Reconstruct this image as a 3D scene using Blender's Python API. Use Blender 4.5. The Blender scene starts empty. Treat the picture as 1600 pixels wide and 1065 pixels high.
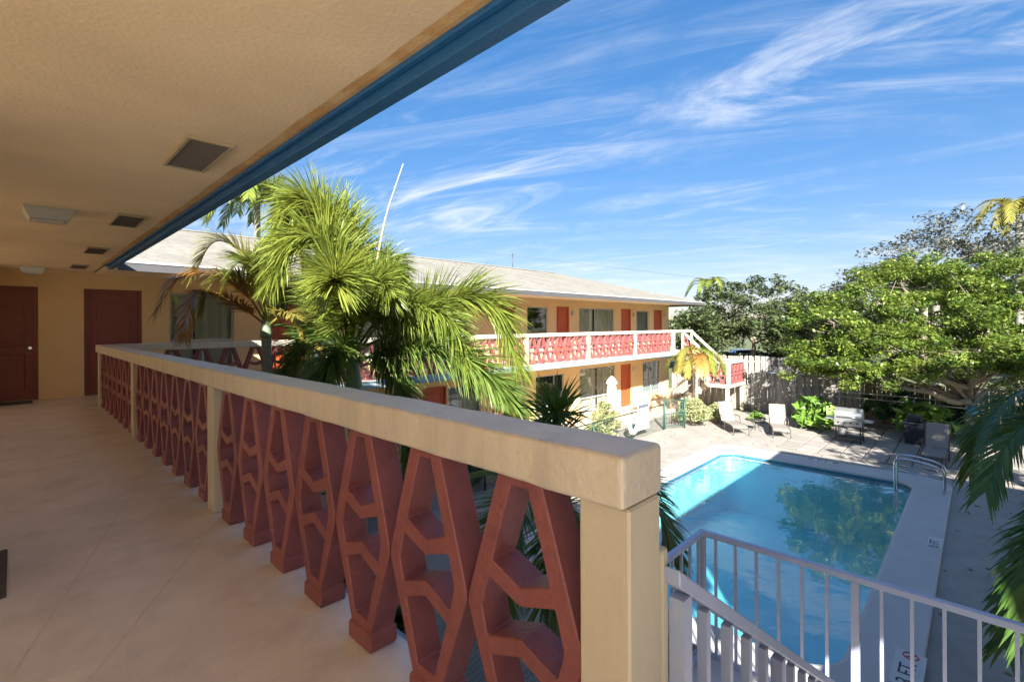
import bpy, bmesh, math, random
import numpy as np
from mathutils import Vector, Matrix
random.seed(7); rng = np.random.default_rng(7)
SC = bpy.context.scene
COL = SC.collection
R = math.radians

# ------------------------------------------------------------------ camera
YAW, ROLL, CAMZ, FPX, HOR = 45.9, 0.3, 1.37, 753.0, 507.0
cam_d = bpy.data.cameras.new('camera'); cam = bpy.data.objects.new('camera', cam_d); COL.objects.link(cam)
cam_d.sensor_width = 36; cam_d.lens = FPX/1600*36
cam_d.shift_y = -(532.5-HOR)/1600; cam_d.clip_start = 0.05; cam_d.clip_end = 3000
cam.matrix_world = Matrix.Translation((0, 0, CAMZ)) @ Matrix.Rotation(R(-YAW), 4, 'Z') @ Matrix.Rotation(R(90), 4, 'X') @ Matrix.Rotation(R(-ROLL), 4, 'Z')
SC.camera = cam
SC.render.resolution_x = 1024; SC.render.resolution_y = 681

# ------------------------------------------------------------------ sky, sun, exposure
SUN_D = Vector((0.79, 0.61, -0.531)).normalized()          # direction the light travels
SUN_EL = math.asin(-SUN_D.z)
SUN_AZ = math.atan2(-SUN_D.x, -SUN_D.y)                     # clockwise from +Y
w = bpy.data.worlds.new('World'); SC.world = w; w.use_nodes = True
nt = w.node_tree; nt.nodes.clear()
def N(t, tp, **kw):
    n = t.nodes.new(tp)
    for k, v in kw.items(): setattr(n, k, v)
    return n
out = N(nt, 'ShaderNodeOutputWorld'); bg = N(nt, 'ShaderNodeBackground'); bg.inputs[1].default_value = 0.050
sky = N(nt, 'ShaderNodeTexSky', sky_type='NISHITA'); sky.sun_disc = False
sky.sun_elevation = SUN_EL; sky.sun_rotation = SUN_AZ; sky.air_density = 1.15; sky.dust_density = 0.2; sky.ozone_density = 4.0
tc = N(nt, 'ShaderNodeTexCoord'); sep = N(nt, 'ShaderNodeSeparateXYZ'); nt.links.new(tc.outputs['Generated'], sep.inputs[0])
def M2(t, op, a, b=None):
    n = N(t, 'ShaderNodeMath', operation=op)
    for i, v in enumerate((a, b)):
        if v is None: continue
        if isinstance(v, (int, float)): n.inputs[i].default_value = v
        else: t.links.new(v, n.inputs[i])
    return n.outputs[0]
zc = M2(nt, 'ADD', M2(nt, 'MAXIMUM', sep.outputs[2], 0.0), 0.16)
cx = M2(nt, 'DIVIDE', sep.outputs[0], zc); cy = M2(nt, 'DIVIDE', sep.outputs[1], zc)
cmb = N(nt, 'ShaderNodeCombineXYZ'); nt.links.new(cx, cmb.inputs[0]); nt.links.new(cy, cmb.inputs[1])
def cloud_layer(rot, scl, nscale, lo, hi, dist, seed):
    m0 = N(nt, 'ShaderNodeMapping'); m0.inputs['Rotation'].default_value = (0, 0, R(rot)); nt.links.new(cmb.outputs[0], m0.inputs[0])
    mp = N(nt, 'ShaderNodeMapping'); mp.inputs['Scale'].default_value = scl
    mp.inputs['Location'].default_value = (seed, seed*1.7, seed*.3)
    nt.links.new(m0.outputs[0], mp.inputs[0])
    nz = N(nt, 'ShaderNodeTexNoise'); nz.inputs['Scale'].default_value = nscale; nz.inputs['Detail'].default_value = 9
    nz.inputs['Roughness'].default_value = .62; nz.inputs['Distortion'].default_value = dist
    nt.links.new(mp.outputs[0], nz.inputs['Vector'])
    mr = N(nt, 'ShaderNodeMapRange'); mr.interpolation_type = 'SMOOTHSTEP'
    mr.inputs['From Min'].default_value = lo; mr.inputs['From Max'].default_value = hi
    nt.links.new(nz.outputs[0], mr.inputs[0]); return mr.outputs[0]
c1 = cloud_layer(72, (0.55, 1.5, 1), 1.5, .46, .76, 1.5, 3.1)
c2 = cloud_layer(60, (0.35, 1.9, 1), 2.2, .45, .78, 1.0, 8.4)
patch = cloud_layer(0, (1, 1, 1), .75, .30, .58, .3, 1.3)
cl = M2(nt, 'MULTIPLY', M2(nt, 'MAXIMUM', c1, M2(nt, 'MULTIPLY', c2, .7)), patch)
cl = M2(nt, 'MULTIPLY', cl, .75)
mix = N(nt, 'ShaderNodeMix', data_type='RGBA'); nt.links.new(cl, mix.inputs[0])
hs = N(nt, 'ShaderNodeHueSaturation'); hs.inputs['Saturation'].default_value = 1.72; hs.inputs['Value'].default_value = .96
gm = N(nt, 'ShaderNodeGamma'); gm.inputs[1].default_value = .55; nt.links.new(sky.outputs[0], gm.inputs[0]); nt.links.new(gm.outputs[0], hs.inputs['Color'])
tn = N(nt, 'ShaderNodeMix', data_type='RGBA', blend_type='MULTIPLY'); tn.inputs[0].default_value = 1; tn.inputs[7].default_value = (.88, .82, .98, 1); nt.links.new(hs.outputs[0], tn.inputs[6])
nt.links.new(tn.outputs[2], mix.inputs[6]); mix.inputs[7].default_value = (2.9, 3.0, 3.2, 1)
nt.links.new(mix.outputs[2], bg.inputs[0]); nt.links.new(bg.outputs[0], out.inputs[0])
sd = bpy.data.lights.new('sun', 'SUN'); sd.energy = 2.95; sd.angle = R(.55); sd.color = (1, .95, .88)
sun = bpy.data.objects.new('sun', sd); COL.objects.link(sun); sun.location = (-20, -20, 30)
sun.rotation_euler = SUN_D.to_track_quat('-Z', 'Y').to_euler()
vs = SC.view_settings; vs.view_transform = 'Standard'; vs.look = 'None'; vs.exposure = 2.92; vs.gamma = 1
SC.cycles.diffuse_bounces = 8; SC.cycles.max_bounces = 14; SC.cycles.transparent_max_bounces = 12

# ------------------------------------------------------------------ pixel helpers (survey of the photo, 1600 px wide)
FW = Vector((math.sin(R(YAW)), math.cos(R(YAW)), 0)); RT = Vector((math.cos(R(YAW)), -math.sin(R(YAW)), 0))
def ray(px, py):
    u, v = px-800, py-HOR; c, s = math.cos(R(ROLL)), math.sin(R(ROLL))
    u, v = u*c - v*s, u*s + v*c
    return FW + RT*(u/FPX) + Vector((0, 0, -v/FPX))
def P(px, py, d): return Vector((0, 0, CAMZ)) + ray(px, py)*d
def onY(px, py, Y): r = ray(px, py); return Vector((0, 0, CAMZ)) + r*(Y/r.y)
def onZ(px, py, z): r = ray(px, py); return Vector((0, 0, CAMZ)) + r*((z-CAMZ)/r.z)

# ------------------------------------------------------------------ materials
MATS = {}
def lin(c): return tuple(c)+(1,)
def mat(name, col, rough=.6, var=.12, vscale=3.0, bump=.15, bscale=60, spec=.4, metal=0, dirt=None, dscale=1.2, dlo=.55, dhi=.75, stretch=(1, 1, 1), objrand=0, coat=0):
    if name in MATS: return MATS[name]
    m = bpy.data.materials.new(name); m.use_nodes = True; t = m.node_tree; b = t.nodes['Principled BSDF']
    b.inputs['Roughness'].default_value = rough; b.inputs['Specular IOR Level'].default_value = spec; b.inputs['Metallic'].default_value = metal
    b.inputs['Coat Weight'].default_value = coat
    tcn = N(t, 'ShaderNodeTexCoord'); geo = N(t, 'ShaderNodeNewGeometry')
    mp = N(t, 'ShaderNodeMapping'); mp.inputs['Scale'].default_value = stretch; t.links.new(geo.outputs['Position'], mp.inputs[0])
    nz = N(t, 'ShaderNodeTexNoise'); nz.inputs['Scale'].default_value = vscale; nz.inputs['Detail'].default_value = 6; nz.inputs['Roughness'].default_value = .65
    t.links.new(mp.outputs[0], nz.inputs['Vector'])
    mr = N(t, 'ShaderNodeMapRange'); mr.inputs['To Min'].default_value = 1-var; mr.inputs['To Max'].default_value = 1+var
    mr.inputs['From Min'].default_value = .25; mr.inputs['From Max'].default_value = .75
    t.links.new(nz.outputs[0], mr.inputs[0])
    val = mr.outputs[0]
    if objrand:
        oi = N(t, 'ShaderNodeObjectInfo'); m2 = N(t, 'ShaderNodeMapRange'); m2.inputs['To Min'].default_value = 1-objrand; m2.inputs['To Max'].default_value = 1+objrand
        t.links.new(oi.outputs['Random'], m2.inputs[0]); val = M2(t, 'MULTIPLY', val, m2.outputs[0])
    vm = N(t, 'ShaderNodeVectorMath', operation='SCALE'); vm.inputs[0].default_value = col; t.links.new(val, vm.inputs['Scale'])
    c = vm.outputs[0]
    if dirt:
        n2 = N(t, 'ShaderNodeTexNoise'); n2.inputs['Scale'].default_value = dscale; n2.inputs['Detail'].default_value = 8; n2.inputs['Roughness'].default_value = .7
        t.links.new(mp.outputs[0], n2.inputs['Vector'])
        mm = N(t, 'ShaderNodeMapRange'); mm.inputs['From Min'].default_value = dlo; mm.inputs['From Max'].default_value = dhi; mm.inputs['To Max'].default_value = .85
        t.links.new(n2.outputs[0], mm.inputs[0])
        mx = N(t, 'ShaderNodeMix', data_type='RGBA'); t.links.new(mm.outputs[0], mx.inputs[0]); t.links.new(c, mx.inputs[6]); mx.inputs[7].default_value = lin(dirt)
        c = mx.outputs[2]
    t.links.new(c, b.inputs['Base Color'])
    if bump:
        n3 = N(t, 'ShaderNodeTexNoise'); n3.inputs['Scale'].default_value = bscale; n3.inputs['Detail'].default_value = 5; t.links.new(geo.outputs['Position'], n3.inputs['Vector'])
        bp = N(t, 'ShaderNodeBump'); bp.inputs['Strength'].default_value = bump; bp.inputs['Distance'].default_value = .01
        t.links.new(n3.outputs[0], bp.inputs['Height']); t.links.new(bp.outputs[0], b.inputs['Normal'])
    MATS[name] = m; return m
def leafmat(name, col, col2, trans=.3, rough=.42):
    m = bpy.data.materials.new(name); m.use_nodes = True; t = m.node_tree; b = t.nodes['Principled BSDF']; o = t.nodes['Material Output']
    at = N(t, 'ShaderNodeAttribute'); at.attribute_name = 'tint'
    mx = N(t, 'ShaderNodeMix', data_type='RGBA'); t.links.new(at.outputs['Fac'], mx.inputs[0]); mx.inputs[6].default_value = lin(col); mx.inputs[7].default_value = lin(col2)
    t.links.new(mx.outputs[2], b.inputs['Base Color']); b.inputs['Roughness'].default_value = rough; b.inputs['Specular IOR Level'].default_value = .45
    tr = N(t, 'ShaderNodeBsdfTranslucent'); hsn = N(t, 'ShaderNodeHueSaturation'); hsn.inputs['Value'].default_value = 1.3; hsn.inputs['Hue'].default_value = .485
    t.links.new(mx.outputs[2], hsn.inputs['Color']); t.links.new(hsn.outputs[0], tr.inputs[0])
    ms = N(t, 'ShaderNodeMixShader'); ms.inputs[0].default_value = trans; t.links.new(b.outputs[0], ms.inputs[1]); t.links.new(tr.outputs[0], ms.inputs[2]); t.links.new(ms.outputs[0], o.inputs[0])
    MATS[name] = m; return m
def glassmat(name, tint, refl=.12, rough=.02, wave=0):
    m = bpy.data.materials.new(name); m.use_nodes = True; t = m.node_tree; o = t.nodes['Material Output']; t.nodes.remove(t.nodes['Principled BSDF'])
    tr = N(t, 'ShaderNodeBsdfTransparent'); tr.inputs[0].default_value = lin(tint)
    gl = N(t, 'ShaderNodeBsdfGlossy'); gl.inputs['Roughness'].default_value = rough
    lw = N(t, 'ShaderNodeFresnel'); lw.inputs[0].default_value = 1.33 if wave else 1.5
    ad = M2(t, 'MINIMUM', M2(t, 'ADD', lw.outputs[0], refl), 1.0)
    gg = N(t, 'ShaderNodeNewGeometry'); ad = M2(t, 'MULTIPLY', ad, M2(t, 'SUBTRACT', 1.0, gg.outputs['Backfacing']))
    if wave:
        geo = N(t, 'ShaderNodeNewGeometry'); n3 = N(t, 'ShaderNodeTexNoise'); n3.inputs['Scale'].default_value = 1.6; n3.inputs['Detail'].default_value = 3; n3.inputs['Distortion'].default_value = .5
        t.links.new(geo.outputs['Position'], n3.inputs['Vector'])
        bp = N(t, 'ShaderNodeBump'); bp.inputs['Strength'].default_value = wave; bp.inputs['Distance'].default_value = .05
        t.links.new(n3.outputs[0], bp.inputs['Height']); t.links.new(bp.outputs[0], gl.inputs['Normal']); t.links.new(bp.outputs[0], lw.inputs['Normal'])
    ms = N(t, 'ShaderNodeMixShader'); t.links.new(ad, ms.inputs[0]); t.links.new(tr.outputs[0], ms.inputs[1]); t.links.new(gl.outputs[0], ms.inputs[2]); t.links.new(ms.outputs[0], o.inputs[0])
    MATS[name] = m; return m
CREAM = mat('cream_paint', (.51, .45, .33), .62, .10, 2.2, .25, 45, dirt=(.36, .28, .17), dscale=3.5, dlo=.60, dhi=.86, stretch=(1, 1, .35))
CAPM = mat('cap_paint', (.55, .49, .39), .42, .12, 5, .5, 38, dirt=(.34, .31, .28), dscale=8, dlo=.50, dhi=.86, stretch=(1, 1, .22))
WALL = mat('wall_stucco', (.86, .68, .36), .8, .07, 1.6, .3, 90)
WALLB = mat('wall_stucco_peach', (.68, .49, .26), .8, .07, 1.2, .3, 70)
CEIL = mat('ceiling_plaster', (.86, .70, .45), .8, .12, 1.1, .42, 48, dirt=(.80, .64, .41), dscale=.9, dlo=.45, dhi=.75)
FLOOR = mat('gallery_concrete', (.63, .58, .55), .42, .12, 1.5, .12, 70, spec=.45, dirt=(.43, .39, .365), dscale=2.4, dlo=.46, dhi=.76)
REDP = mat('brick_red_paint', (.23, .072, .07), .5, .16, 7, .5, 55, spec=.45, objrand=.1, dirt=(.15, .05, .052), dscale=9, dlo=.52, dhi=.74)
DOORM = mat('door_red_paint', (.21, .062, .045), .42, .06, 3, .08, 40)
DOORB = mat('door_orange_red', (.42, .085, .03), .45, .06, 3, .08, 40)
BLUE = mat('fascia_blue', (.02, .12, .29), .45, .12, 4, .35, 50)
PALEB = mat('slab_edge_pale_blue', (.25, .33, .36), .7, .08, 2, .2, 40)
RUST = mat('rusty_trim', (.42, .20, .07), .8, .25, 9, .4, 60, dirt=(.20, .10, .05), dscale=12)
DGREY = mat('dark_trim', (.07, .075, .09), .5, .1)
WHITE = mat('white_paint', (.38, .38, .375), .5, .07, 3, .1)
SHING = mat('pale_shingle', (.215, .205, .18), .85, .22, 5, .9, 28, dirt=(.15, .145, .125), dscale=.9, dlo=.45, dhi=.7)
DECK = mat('deck_concrete', (.29, .272, .24), .75, .16, 1.3, .4, 60, dirt=(.195, .18, .155), dscale=1.9, dlo=.48, dhi=.8)
COPE = mat('coping_white', (.45, .445, .43), .6, .08, 1.7, .25, 60, dirt=(.50, .47, .42), dscale=2.2, dlo=.56, dhi=.85)
PAVE = mat('paver_stone', (.27, .245, .215), .8, .16, 2.5, .35, 50, objrand=.1, dirt=(.22, .20, .17), dscale=2.5)
SOIL = mat('soil', (.11, .085, .06), .95, .3, 3, .7, 25)
GRASS = mat('ground_green', (.10, .12, .05), .95, .35, .6, .6, 20, dirt=(.17, .14, .09), dscale=.25)
BASIN = mat('pool_plaster', (.14, .47, .54), .6, .12, .8, .05, dirt=(.15, .46, .52), dscale=1.2, dlo=.48, dhi=.7)
TILE = mat('waterline_tile', (.05, .16, .24), .25, .25, 14, .1)
RAILM = mat('stair_rail_paint', (.36, .41, .54), .4, .06, 4, .08)
WOOD = mat('weathered_fence_wood', (.25, .235, .21), .85, .25, 6, .4, 40, stretch=(4, 4, .5), objrand=.28)
WOODD = mat('brown_fence_wood', (.24, .18, .12), .85, .25, 6, .4, 40, stretch=(4, 4, .5), objrand=.3)
BARK = mat('grey_bark', (.24, .20, .155), .9, .25, 8, .7, 30, dirt=(.11, .09, .07), dscale=6)
PBARK = mat('palm_bark', (.17, .17, .14), .8, .2, 8, .5, 24, stretch=(1, 1, 4))
PSHAFT = mat('palm_crownshaft', (.16, .22, .13), .5, .15, 6, .1)
SLING = mat('sling_fabric', (.22, .20, .17), .7, .05, 8, .2, 300)
BRONZE = mat('bronze_metal', (.075, .06, .05), .4, .1, 5, .05, metal=.3)
STEEL = mat('stainless', (.42, .42, .41), .38, .06, 8, .05, metal=.75)
BLACKM = mat('black_metal', (.025, .026, .03), .45, .1)
BINM = mat('bin_plastic', (.02, .022, .03), .45, .1)
CHROME = mat('chrome', (.55, .56, .58), .18, .04, 5, 0, metal=1)
GREENM = mat('green_fence_paint', (.018, .07, .055), .45, .1)
CURT = mat('curtain_cloth', (.68, .62, .52), .9, .06, 6, 0)
BLIND = mat('blind_slats', (.52, .55, .55), .7, .05, 8, 0)
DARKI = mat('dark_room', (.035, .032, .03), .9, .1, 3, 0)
LENS = mat('light_lens', (.62, .63, .60), .25, .04, 9, .2, 120)
MATM = mat('doormat_fibre', (.085, .07, .065), .95, .2, 30, .6, 200)
MATB = mat('doormat_brown', (.20, .10, .06), .95, .2, 30, .6, 200)
SPEAR = mat('palm_spear_skin', (.36, .31, .19), .6, .12, 6, .1)
RED = mat('sign_red', (.55, .04, .04), .5, .05)
INK = mat('ink', (.035, .035, .045), .6, .05)
FLOWR = mat('orange_petal', (.80, .20, .06), .6, .1)
BLUEB = mat('blue_plastic', (.04, .22, .42), .35, .1)
CLAY = mat('terracotta', (.40, .17, .09), .8, .15)
TIRE = mat('tyre_rubber', (.025, .025, .025), .8, .1)
GLASS = glassmat('window_glass', (.78, .82, .80), .06)
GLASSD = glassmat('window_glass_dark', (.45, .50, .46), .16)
WATER = glassmat('pool_water', (.80, .94, .96), .16, .0, .16)
L_FOX = leafmat('leaf_foxtail', (.085, .14, .02), (.27, .31, .05), .35)
L_MID = leafmat('leaf_palm_mid', (.045, .10, .016), (.16, .23, .045), .3)
L_DARK = leafmat('leaf_palm_deep', (.03, .085, .015), (.10, .18, .035), .25)
L_YEL = leafmat('leaf_palm_yellow', (.19, .22, .045), (.38, .32, .075), .35)
L_BRN = leafmat('leaf_palm_brown', (.24, .11, .025), (.38, .22, .05), .25)
L_DRY = leafmat('leaf_palm_dry', (.22, .19, .19), (.34, .30, .30), .1, .7)
L_TREE = leafmat('leaf_tree_bright', (.05, .11, .018), (.23, .29, .05), .3)
L_OAK = leafmat('leaf_tree_dark', (.045, .07, .026), (.12, .145, .06), .2)
L_GREY = leafmat('leaf_tree_grey', (.07, .08, .06), (.16, .165, .13), .15)
L_VAR = leafmat('leaf_variegated', (.20, .25, .08), (.42, .42, .24), .25)
L_HEDGE = leafmat('leaf_hedge', (.03, .085, .03), (.09, .17, .05), .2)
L_SHR = leafmat('leaf_shrub', (.08, .19, .03), (.22, .34, .06), .3)

# ------------------------------------------------------------------ mesh helpers
def new_obj(name, me, m=None, parent=None, smooth=False):
    o = bpy.data.objects.new(name, me); COL.objects.link(o)
    if m: me.materials.append(m)
    if smooth: me.polygons.foreach_set('use_smooth', [True]*len(me.polygons))
    if parent: o.parent = parent
    return o
def from_bm(name, bm, m=None, parent=None, smooth=False, recalc=True):
    if recalc: bmesh.ops.recalc_face_normals(bm, faces=bm.faces[:])
    me = bpy.data.meshes.new(name); bm.to_mesh(me); bm.free()
    return new_obj(name, me, m, parent, smooth)
def tag(o, label=None, cat=None, group=None, kind=None):
    if label: o['label'] = label
    if cat: o['category'] = cat
    if group: o['group'] = group
    if kind: o['kind'] = kind
    return o
def root(name, label, cat, loc=(0, 0, 0), rz=0, group=None):
    e = bpy.data.objects.new(name, None); COL.objects.link(e); e.location = loc; e.rotation_euler = (0, 0, rz); e.empty_display_size = .2
    return tag(e, label, cat, group)
def copy_tree(o, parent=None):
    c = o.copy(); COL.objects.link(c); c.parent = parent
    for ch in list(o.children): copy_tree(ch, c)
    return c
def bbox(bm, x0, x1, y0, y1, z0, z1, bev=0, seg=1):
    v = [bm.verts.new(p) for p in ((x0, y0, z0), (x1, y0, z0), (x1, y1, z0), (x0, y1, z0), (x0, y0, z1), (x1, y0, z1), (x1, y1, z1), (x0, y1, z1))]
    fs = [bm.faces.new([v[i] for i in q]) for q in ((3, 2, 1, 0), (4, 5, 6, 7), (0, 1, 5, 4), (1, 2, 6, 5), (2, 3, 7, 6), (3, 0, 4, 7))]
    if bev:
        es = list({e for f in fs for e in f.edges})
        bmesh.ops.bevel(bm, geom=es, offset=bev, segments=seg, profile=.5, affect='EDGES')
def box(name, m, parent, x0, x1, y0, y1, z0, z1, bev=0, seg=1):
    bm = bmesh.new(); bbox(bm, min(x0, x1), max(x0, x1), min(y0, y1), max(y0, y1), min(z0, z1), max(z0, z1), bev, seg); return from_bm(name, bm, m, parent)
def tube(bm, pts, rad, n=6, cap=True):
    pts = [Vector(p) for p in pts]; k = len(pts)
    if not hasattr(rad, '__len__'): rad = [rad]*k
    rings = []; ref = None
    for i, p in enumerate(pts):
        d = (pts[min(i+1, k-1)]-pts[max(i-1, 0)]).normalized()
        if ref is None: ref = Vector((0, 0, 1)) if abs(d.z) < .9 else Vector((1, 0, 0))
        a = d.cross(ref).normalized(); b = a.cross(d).normalized(); ref = b
        rings.append([bm.verts.new(p + (a*math.cos(2*math.pi*j/n)+b*math.sin(2*math.pi*j/n))*rad[i]) for j in range(n)])
    for i in range(k-1):
        for j in range(n): bm.faces.new((rings[i][j], rings[i][(j+1) % n], rings[i+1][(j+1) % n], rings[i+1][j]))
    if cap: bm.faces.new(rings[0][::-1]); bm.faces.new(rings[-1])
def tubes(name, m, parent, lines, rad, n=6, smooth=True):
    bm = bmesh.new()
    for l in lines: tube(bm, l, rad, n)
    return from_bm(name, bm, m, parent, smooth)
def lathe(name, m, parent, prof, n=16, loc=(0, 0, 0)):
    bm = bmesh.new(); rings = []
    for r, z in prof: rings.append([bm.verts.new((loc[0]+r*math.cos(2*math.pi*j/n), loc[1]+r*math.sin(2*math.pi*j/n), loc[2]+z)) for j in range(n)])
    for i in range(len(prof)-1):
        for j in range(n): bm.faces.new((rings[i][j], rings[i][(j+1) % n], rings[i+1][(j+1) % n], rings[i+1][j]))
    bm.faces.new(rings[0][::-1]); bm.faces.new(rings[-1]); return from_bm(name, bm, m, parent, True)
def bez(p, t):
    p = [Vector(q) for q in p]
    while len(p) > 1: p = [p[i].lerp(p[i+1], t) for i in range(len(p)-1)]
    return p[0]
def spline(pts, n):
    """Catmull-Rom through points"""
    p = [Vector(q) for q in pts]; p = [p[0]*2-p[1]] + p + [p[-1]*2-p[-2]]; o = []
    segs = len(p)-3
    for k in range(n+1):
        s = k/n*segs; i = min(int(s), segs-1); t = s-i; a, b, c, d = p[i:i+4]
        o.append(.5*((2*b)+(c-a)*t+(2*a-5*b+4*c-d)*t*t+(3*b-a-3*c+d)*t**3))
    return o
def mesh_np(name, V, F, tint, m, parent=None):
    me = bpy.data.meshes.new(name); V = np.asarray(V, np.float32); F = np.asarray(F, np.int32); k = F.shape[1]
    me.vertices.add(len(V)); me.vertices.foreach_set('co', V.ravel()); me.loops.add(F.size); me.loops.foreach_set('vertex_index', F.ravel())
    me.polygons.add(len(F)); me.polygons.foreach_set('loop_start', np.arange(0, F.size, k, dtype=np.int32)); me.polygons.foreach_set('loop_total', np.full(len(F), k, np.int32))
    a = me.attributes.new('tint', 'FLOAT', 'FACE'); a.data.foreach_set('value', np.asarray(tint, np.float32))
    me.update(calc_edges=True); return new_obj(name, me, m, parent)
def text_obj(name, s, size, m, parent, loc, xdir, ydir):
    cu = bpy.data.curves.new(name, 'FONT'); cu.body = s; cu.size = size; cu.align_x = 'CENTER'; cu.align_y = 'CENTER'; cu.extrude = .0008
    tmp = bpy.data.objects.new('tmp', cu); COL.objects.link(tmp); bpy.context.view_layer.update()
    me = bpy.data.meshes.new_from_object(tmp.evaluated_get(bpy.context.evaluated_depsgraph_get())); bpy.data.objects.remove(tmp)
    x = Vector(xdir); y = Vector(ydir); z = x.cross(y)
    me.transform(Matrix((x, y, z)).transposed().to_4x4()); me.transform(Matrix.Translation(loc))
    return new_obj(name, me, m, parent)

# ------------------------------------------------------------------ levels and plan
GZ = -2.87            # pool deck level
WY = 12.75            # facade plane of the far wing
RY = 11.02            # its gallery rail plane
CZ = 2.44             # gallery ceiling
EAVEX = 1.20          # outer eave of the near wing
PX0, PX1, PY0, PY1 = 6.7, 16.3, 1.2, 6.05   # pool

# ------------------------------------------------------------------ ground, deck, pool
def rrect(x0, x1, y0, y1, r, n=8):
    o = []
    for cx_, cy_, a0 in ((x1-r, y1-r, 0), (x0+r, y1-r, 90), (x0+r, y0+r, 180), (x1-r, y0+r, 270)):
        for i in range(n+1): a = R(a0+90*i/n); o.append((cx_+r*math.cos(a), cy_+r*math.sin(a)))
    return o
def sheet_hole(name, outer, hole, z, m, kind='structure'):
    bm = bmesh.new(); es = []
    for lp in (outer, hole):
        vs_ = [bm.verts.new((x, y, z)) for x, y in lp]; es += [bm.edges.new((vs_[i], vs_[(i+1) % len(vs_)])) for i in range(len(vs_))]
    bmesh.ops.triangle_fill(bm, edges=es, use_beauty=True)
    for f in bm.faces:
        if f.normal.z < 0: f.normal_flip()
    o = from_bm(name, bm, m, None, recalc=False); o['kind'] = kind; return o
inner = rrect(PX0, PX1, PY0, PY1, .55)
outer = rrect(PX0-.55, PX1+.85, PY0-.70, PY1+.55, .7)
sheet_hole('ground', [(-300, -300), (400, -300), (400, 400), (-300, 400)], rrect(PX0-.4, PX1+.6, PY0-.5, PY1+.4, .6), GZ-.06, GRASS)
sheet_hole('pool_deck', [(4.9, -1.6), (24.45, -1.6), (24.45, 9.0), (4.9, 9.0)], [(x+(-.03 if x < 11 else .03)*-1, y) for x, y in rrect(PX0-.5, PX1+.8, PY0-.65, PY1+.5, .7)], GZ, DECK)
def ring_mesh(name, loops, m, kind='structure'):
    bm = bmesh.new(); rows = [[bm.verts.new((x, y, z)) for x, y in lp] for lp, z in loops]; n = len(rows[0])
    for a, b in zip(rows, rows[1:]):
        for i in range(n): bm.faces.new((a[i], a[(i+1) % n], b[(i+1) % n], b[i]))
    o = from_bm(name, bm, m); tag(o, kind=kind); return o
ins = lambda d: rrect(PX0-d, PX1+d, PY0-d, PY1+d, .55+d)
outs = lambda d: rrect(PX0-.55-d, PX1+.85+d, PY0-.70-d, PY1+.55+d, .7+d)
ring_mesh('pool_coping', [(outs(0), GZ-.05), (outs(0), GZ+.06), (outs(-.015), GZ+.075), (ins(.02), GZ+.075), (ins(-.03), GZ+.06), (ins(-.03), GZ+.015), (ins(.0), GZ-.0)], COPE)
ring_mesh('waterline_tiles', [(ins(0), GZ+.02), (ins(0), GZ-.17)], TILE)
bm = bmesh.new(); wl = ins(0)
tv = [bm.verts.new((x, y, GZ-.17)) for x, y in wl]
bv = [bm.verts.new((x, y, GZ-1.05-.75*(x-PX0)/(PX1-PX0))) for x, y in rrect(PX0+.15, PX1-.15, PY0+.15, PY1-.15, .5)]
for i in range(len(tv)): bm.faces.new((tv[i], tv[(i+1) % len(tv)], bv[(i+1) % len(tv)], bv[i]))
bm.faces.new(bv); tag(from_bm('pool_basin', bm, BASIN), kind='structure')
bm = bmesh.new(); bm.faces.new([bm.verts.new((x, y, GZ-.035)) for x, y in ins(-.004)]); tag(from_bm('pool_water', bm, WATER, recalc=False), kind='structure')
tag(box('front_walkway', DECK, None, 1.6, 25.2, 9.02, 10.6, GZ-.05, GZ+.008), kind='structure')
tag(box('porch_slab', mat('porch_concrete', (.60, .47, .33), .7, .1, 1.5, .2), None, 1.3, 25.6, 10.61, WY+.05, GZ-.05, GZ+.10, .01), kind='structure')
tag(box('garden_bed', SOIL, None, 1.35, 3.35, -.5, 8.9, GZ-.05, GZ+.02), kind='structure')
tag(box('pool_path', DECK, None, 3.36, 4.88, -1.6, 9.0, GZ-.05, GZ+.003), kind='structure')
# flagstones at the deep end
fl = tag(box('paved_patch', mat('joint_sand', (.20, .17, .13), .95, .2, 6, .4), None, 18.15, 24.4, -1.55, 4.95, GZ-.05, GZ+.004), kind='structure')
stones = []
for k in range(3):
    bm = bmesh.new(); bbox(bm, -.575, .575, -.275, .275, 0, .035, .012)
    for v in bm.verts: v.co.x += random.uniform(-.012, .012); v.co.y += random.uniform(-.012, .012)
    me = bpy.data.meshes.new('flagstone'); bmesh.ops.recalc_face_normals(bm, faces=bm.faces[:]); bm.to_mesh(me); bm.free(); me.materials.append(PAVE); stones.append(me)
for j in range(11):
    for i in range(6):
        x = 18.15+.62+i*1.20-(.55 if j % 2 else 0)
        half = x < 18.4
        if half: x = 18.15+.30
        if x > 23.95: continue
        o = bpy.data.objects.new('flagstone', random.choice(stones)); COL.objects.link(o); o.parent = fl
        o.scale = (.49 if half else 1, 1, 1); o.location = (x, -1.25+j*.595, GZ+.002+random.uniform(0, .006)); o.rotation_euler = (random.uniform(-.006, .006), random.uniform(-.006, .006), random.uniform(-.012, .012))

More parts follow.
